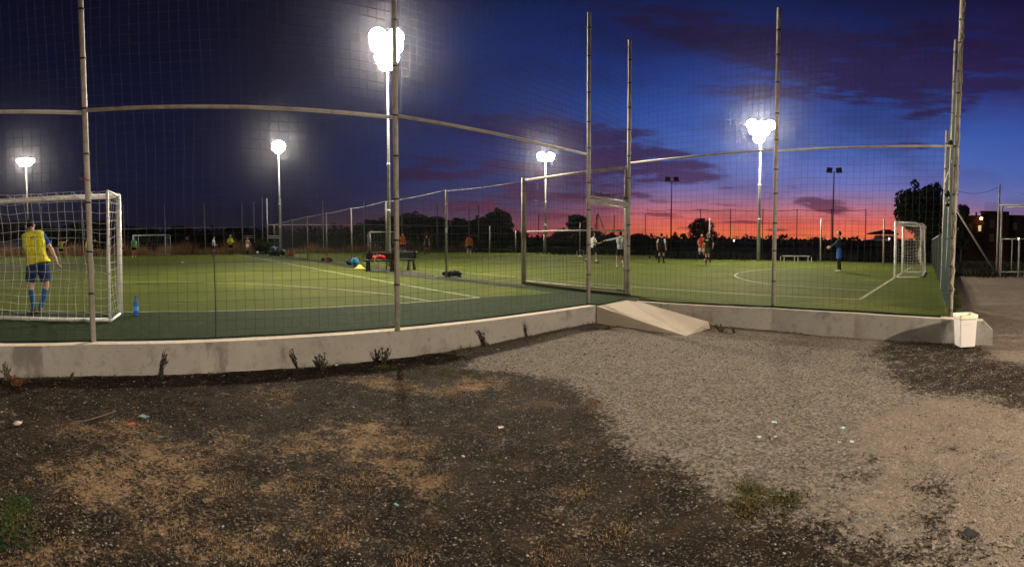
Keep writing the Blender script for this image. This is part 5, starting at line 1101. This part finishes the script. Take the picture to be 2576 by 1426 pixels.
# white bin
p = at(2427, 872, 0); bn_ = empty('waste_bin', p, 'white square plastic bin with a rim standing before the end of the right wall', 'bin', None, -math.atan2(p.x, p.y) + R(24)); Dp = math.hypot(p.x, p.y)
WP = noisemat('white_bin_plastic', [(3, .5, .7, (.70, .64, .60), .5), (14, .6, .75, (.55, .50, .46), .35)], (.66, .63, .60), .45, .08, 20)
hb_ = topz(p, 789); wb = 60 / F * Dp / 1.33
def sq(w, z, n=5, rr=.12):
    o_ = []
    for cx_, cy_, a0 in ((1, 1, 0), (-1, 1, 90), (-1, -1, 180), (1, -1, 270)):
        for k in range(n): a = R(a0 + 90 * k / (n - 1)); o_.append((cx_ * w * (1 - rr) + w * rr * math.cos(a), cy_ * w * (1 - rr) + w * rr * math.sin(a), z))
    return o_
def loftsq(levels, mb, rr=.12, capb=True, capt=False):
    o_ = []; n = 20
    for w, z in levels: o_ += sq(w, z, 5, rr)
    fs = [(i * n + k, i * n + (k + 1) % n, (i + 1) * n + (k + 1) % n, (i + 1) * n + k) for i in range(len(levels) - 1) for k in range(n)]
    if capb: fs.append(tuple(reversed(range(n))))
    mb.add(o_, fs)
w2 = wb / 2
m = MB(); loftsq([(w2 * .86, .02), (w2 * .88, .03), (w2 * 1.0, hb_ - .075), (w2 * 1.0, hb_ - .072), (w2 * .97, hb_ - .072), (w2 * .84, .05)], m, .10); m.build('bin_body', WP, bn_)
m = MB(); loftsq([(w2 * 1.0, hb_ - .085), (w2 * 1.11, hb_ - .06), (w2 * 1.13, hb_ - .005), (w2 * 1.10, hb_), (w2 * 1.02, hb_ - .004), (w2 * .99, hb_ - .07)], m, .22, False); m.build('rim', pmat('cream_rim', (.80, .76, .58), .5, 0, .08, 6), bn_)
m = MB(); rgq = random.Random(1); loftsq([(w2 * .98, hb_ - .11), (w2 * .6, hb_ - .07), (w2 * .25, hb_ - .05), (w2 * .02, hb_ - .06)], m, .3); m.build('bin_liner', pmat('cream_liner', (.70, .66, .50), .6, 0, .2, 14, .5), bn_)
m = MB()
for i in range(5): m.ball((rgq.uniform(-.06, .08), rgq.uniform(-.08, .04), hb_ - .05), (.05, .04, .03), 0, 8, 5)
m.build('rubbish', pmat('paper_rubbish', (.60, .48, .38), .8, 0, .3, 15, .5), bn_)
m = MB(); m.box((.0, -w2 * .965, hb_ - .16), (.10, .008, .018)); m.build('handle_notch', pmat('notch_shade', (.55, .52, .52), .6), bn_)

# litter on the ground
LG = 'bits of litter on the car park'
def scrap(name, label, cat, x, y, s, c, kind='paper', seed=0, group=LG):
    p = at(x, y, 0); p.z = gz(p.x, p.y) + .012; rg_ = random.Random(seed + int(x)); m = MB(); Dp = math.hypot(p.x, p.y); w = s / F * Dp
    if kind == 'stone': m.ball((0, 0, .01), (w / 2, w * .35, w * .22), 0, 8, 6)
    else:
        n = 4; vs = [((i / n - .5) * w, (j / n - .5) * w * .7, .012 * rg_.random() + .004) for j in range(n + 1) for i in range(n + 1)]; vs += [(a, b2, c2 - .0025) for a, b2, c2 in vs]; k = (n + 1) ** 2; fs = [(j * (n + 1) + i, j * (n + 1) + i + 1, (j + 1) * (n + 1) + i + 1, (j + 1) * (n + 1) + i) for j in range(n) for i in range(n)]
        m.add(vs, fs + [tuple(v + k for v in reversed(f_)) for f_ in fs])
    o_ = m.build(name, pmat('litter_%s' % label[:14].replace(' ', '_'), c, .6, 0, .15, 10), None, True); o_.location = p; o_.rotation_euler = (0, 0, rg_.uniform(0, 3)); tag(o_, label, cat, group)
CY = (.35, .72, .70)
scrap('paper_scrap', 'cyan paper scrap at the left of the upper pair on the pale gravel', 'litter', 1948, 1067, 13, CY)
scrap('paper_scrap', 'cyan paper scrap at the right of the upper pair on the pale gravel', 'litter', 2121, 1081, 12, CY)
scrap('paper_scrap', 'whitish scrap, leftmost of the lower four on the gravel', 'litter', 1910, 1105, 11, (.6, .68, .70))
scrap('paper_scrap', 'faint whitish scrap second from left of the lower four', 'litter', 1951, 1104, 9, (.45, .55, .55))
scrap('paper_scrap', 'faint whitish scrap third from left of the lower four', 'litter', 2111, 1118, 8, (.5, .58, .58))
scrap('paper_scrap', 'whitish scrap, rightmost of the lower four on the gravel', 'litter', 2142, 1117, 10, (.55, .60, .62))
scrap('paper_scrap', 'turquoise scrap on the dark ground at lower centre', 'litter', 997, 1277, 13, (.06, .36, .36))
scrap('paper_scrap', 'teal crumpled wrapper on the dark ground at the left', 'litter', 362, 1052, 24, (.12, .25, .28))
scrap('wrapper', 'small red wrapper on a straw patch at the left', 'litter', 330, 1071, 15, (.60, .06, .03), group=None)
scrap('stone', 'pale flat stone on the dark ground at the far left', 'stone', 44, 1070, 24, (.50, .40, .34), 'stone', group='pale stones on the car park')
scrap('stone', 'white stone on the ground just below the weeds by the wall', 'stone', 846, 922, 11, (.6, .58, .54), 'stone', group='pale stones on the car park')
scrap('paper_scrap', 'white paper scrap on the gravel where the wall shadow ends', 'litter', 1253, 886, 9, (.7, .7, .7))
scrap('stone', 'rounded pale stone low in the middle of the dark ground', 'stone', 1165, 1155, 12, (.42, .38, .30), 'stone', group='pale stones on the car park')
scrap('wrapper', 'reddish wrapper beside a white curl in the middle of the dark ground', 'litter', 1260, 1080, 14, (.55, .38, .34), group=None)
scrap('leaf', 'black curled leaf on the brown ground near the lower right corner', 'leaf', 2442, 1348, 38, (.012, .015, .014), group=None)
scrap('paper_scrap', 'small white scrap on the green verge before the near wall', 'litter', 836, 781, 9, (.65, .62, .55))
m = MB(); pts = [at(x, y, .015) for x, y in ((168, 1050), (185, 1060), (215, 1058), (250, 1048), (292, 1034))]; m.tube(pts, .004, 5); tag(m.build('twig', pmat('pale_twig', (.20, .16, .12), .9)), 'thin curved twig lying on the dark ground at the left', 'twig')

# ------------------------------------------------------------------ buildings behind
BR = noisemat('house_render', [(.6, .4, .7, (.028, .017, .012), .5), (5, .5, .7, (.018, .012, .009), .4)], (.036, .021, .015), .9)
ROOF = pmat('roof_tiles', (.05, .035, .03), .9, 0, .2, 4)
Dh = 52; hs = empty('house', away(2500, Dh, 0), 'long dark two storey house with a lit wall lamp at the right edge', 'house', None, -math.atan2(*away(2500, Dh)[:2]))
def hx(x): return (x - 2500) / F * Dh
def hz(y): return topz(away(2500, Dh), y)
def hbox(nm, x0, x1, y0, y1, d0, dp, mat, par=None): m = MB(); z1, z0 = hz(y0), max(0, hz(y1)); m.box(((hx(x0) + hx(x1)) / 2, d0 + dp / 2, (z0 + z1) / 2), (hx(x1) - hx(x0), dp, z1 - z0)); return m.build(nm, mat, par or hs)
hbox('wall', 2425, 2474, 545, 700, 0, 8, BR); hbox('wall', 2474, 2536, 533, 700, -.8, 9, BR); hbox('wall', 2536, 2720, 541, 700, .3, 8, BR)
def hroof(x0, x1, y0, y1, d0, dp, over=.4):
    m = MB(); za, zb = hz(y1), hz(y0); X0, X1 = hx(x0) - over, hx(x1) + over; yc = d0 + dp / 2
    m.add([(X0, d0 - over, za), (X1, d0 - over, za), (X1, yc, zb), (X0, yc, zb), (X0, d0 + dp + over, za), (X1, d0 + dp + over, za), (X0, d0 - over, za - .15), (X1, d0 - over, za - .15), (X0, d0 + dp + over, za - .15), (X1, d0 + dp + over, za - .15)], [(0, 1, 2, 3), (3, 2, 5, 4), (0, 6, 7, 1), (0, 3, 4, 8, 6), (1, 7, 9, 5, 2), (6, 8, 9, 7), (4, 5, 9, 8)]); return m.build('roof', ROOF, hs)
hroof(2420, 2474, 537, 545, 0, 8); rf = hroof(2474, 2526, 526, 533, -.8, 9); hroof(2540, 2720, 533, 541, .3, 8)
c_ = hbox('chimney', 2450, 2454, 531, 540, 2, .5, BR, rf)
for i in range(9): m = MB(); xx = hx(2476 + i * 5); z_ = hz(527); m.tube([(xx, 0, z_ - .3), (xx, 0, z_ + .75)], .025, 4); m.build('antenna_rod', DARKST, rf)
WN = pmat('dim_window', (.05, .045, .04), .3); WL = pmat('lit_window', (.9, .8, .6), .4, emit=(1, .78, .45), stren=.5); FRM = pmat('window_frame', (.16, .13, .10), .7)
for x0, x1, y0, y1, mt in ((2460, 2467, 568, 582, WL), (2436, 2443, 566, 583, WN), (2490, 2499, 556, 572, WN), (2512, 2520, 556, 572, WN), (2548, 2556, 560, 575, WN), (2490, 2499, 590, 606, WN)):
    dd_ = -.8 if 2474 < x0 < 2536 else (.3 if x0 > 2536 else 0); f_ = hbox('window', x0 - 1, x1 + 1, y0 - 1, y1 + 1, dd_ - .05, .12, FRM); hbox('pane', x0, x1, y0, y1, dd_ - .07, .05, mt, f_)
ld = hbox('awning', 2455, 2474, 584, 586, -1.0, 1.1, pmat('awning', (.18, .17, .17), .7))
lp = empty('lamp_fitting', (0, 0, 0), None, None); lp.parent = hs; lp.name = 'wall_lamp'
m = MB(); z_ = hz(551); m.tube([(hx(2468), .0, z_ + .1), (hx(2468), -.5, z_ + .12)], .03, 5); m.build('arm', DARKST, lp)
m = MB(); m.ball((hx(2467), -.5, z_), (.13, .13, .12), 0, 12, 8); m.build('bulb', pmat('sodium_bulb', (1, .6, .3), .3, emit=(1.0, .42, .12), stren=55), lp)
# low house with canopy behind the right goal
Dk = 56; kh = empty('house', away(2215, Dk, .37), 'low dark bungalow with a pale awning just left of the right goal', 'house', None, -math.atan2(*away(2215, Dk)[:2]))
def kx(x): return (x - 2215) / F * Dk
def kz(y): return topz(away(2215, Dk), y) - .37
m = MB(); m.box((kx(2225), 3, kz(592) / 2), (kx(2250) - kx(2200), 5, kz(592))); m.build('wall', BR, kh)
m = MB(); X0, X1 = kx(2178), kx(2262); za, zb = kz(588), kz(575); m.add([(X0, -.5, za), (X1, -.5, za), (X1 - 1, 3, zb), (X0 + 2.2, 3, zb), (X0, 6, za), (X1, 6, za)], [(0, 1, 2, 3), (3, 2, 5, 4), (0, 3, 4), (1, 5, 2), (0, 4, 5, 1)]); m.build('roof', ROOF, kh)
m = MB(); X0, X1 = kx(2194), kx(2236); za, zb = kz(603), kz(596); m.add([(X0, -1.4, za), (X1, -1.4, za - .1), (X1, .4, zb), (X0 + .4, .4, zb), (X0, -1.4, za - .08), (X1, -1.4, za - .18)], [(0, 1, 2, 3), (0, 4, 5, 1)]); m.build('awning', pmat('pale_awning', (.42, .36, .32), .7), kh)
m = MB(); m.ball((kx(2236), -1.2, kz(600)), (.07, .07, .07), 0, 8, 6); m.build('lamp', pmat('porch_bulb', (1, 1, .9), .3, emit=(1, .95, .85), stren=14), kh)
dk = away(2762 / 1.4907 - 0, 80, 1.6)
for x, y in ((1846, 605), (2562, 601)):
    p = away(x, 70 if x < 2000 else 30); p.z = topz(p, y) ; m = MB(); m.ball((0, 0, 0), (.06 * (1 if x > 2000 else 1.6),) * 3, 0, 8, 6); lo2 = empty('lamp', (p.x, p.y, .37), 'tiny distant lamp in the dark trees below the sunset' if x < 2000 else 'small bright lamp above the gate at the right edge', 'lamp')
    o_ = m.build('bulb', pmat('far_bulb', (1, 1, 1), .3, emit=(1, .9, .75), stren=18), lo2); o_.location = (0, 0, p.z - .37); m = MB(); m.tube([(0, 0, 0), (0, 0, p.z - .42)], .03, 5); m.build('post', DARKST, lo2)
# low grey wall and pale strip behind the far left pitch
wl0, wl1 = away(-120, 60, .3), away(84, 60, .3); m = MB(); c_ = (wl0 + wl1) / 2; m.box((c_.x, c_.y, 1.25), ((wl1 - wl0).length, .3, 1.9), math.atan2((wl1 - wl0).y, (wl1 - wl0).x)); tag(m.build('boundary_wall', pmat('grey_wall', (.10, .10, .11), .9, 0, .2, 1)), 'low grey boundary wall far behind the near goal at the left edge', 'wall')

# ------------------------------------------------------------------ haze box added to spread a glow around the lamps
hz_m = bpy.data.materials.new('glow_haze'); hz_m.use_nodes = True; t = hz_m.node_tree; t.nodes.clear()
pv = nd(t, 'ShaderNodeVolumePrincipled'); pv.inputs['Color'].default_value = (.9, .9, 1, 1); pv.inputs['Density'].default_value = HAZE; pv.inputs['Anisotropy'].default_value = .95
oo = nd(t, 'ShaderNodeOutputMaterial'); t.links.new(pv.outputs[0], oo.inputs['Volume'])
if HAZE > 0:
    m = MB(); m.box((0, 60, 19.5), (400, 330, 42)); hz_o = m.build('haze', hz_m); hz_o['kind'] = 'stuff'
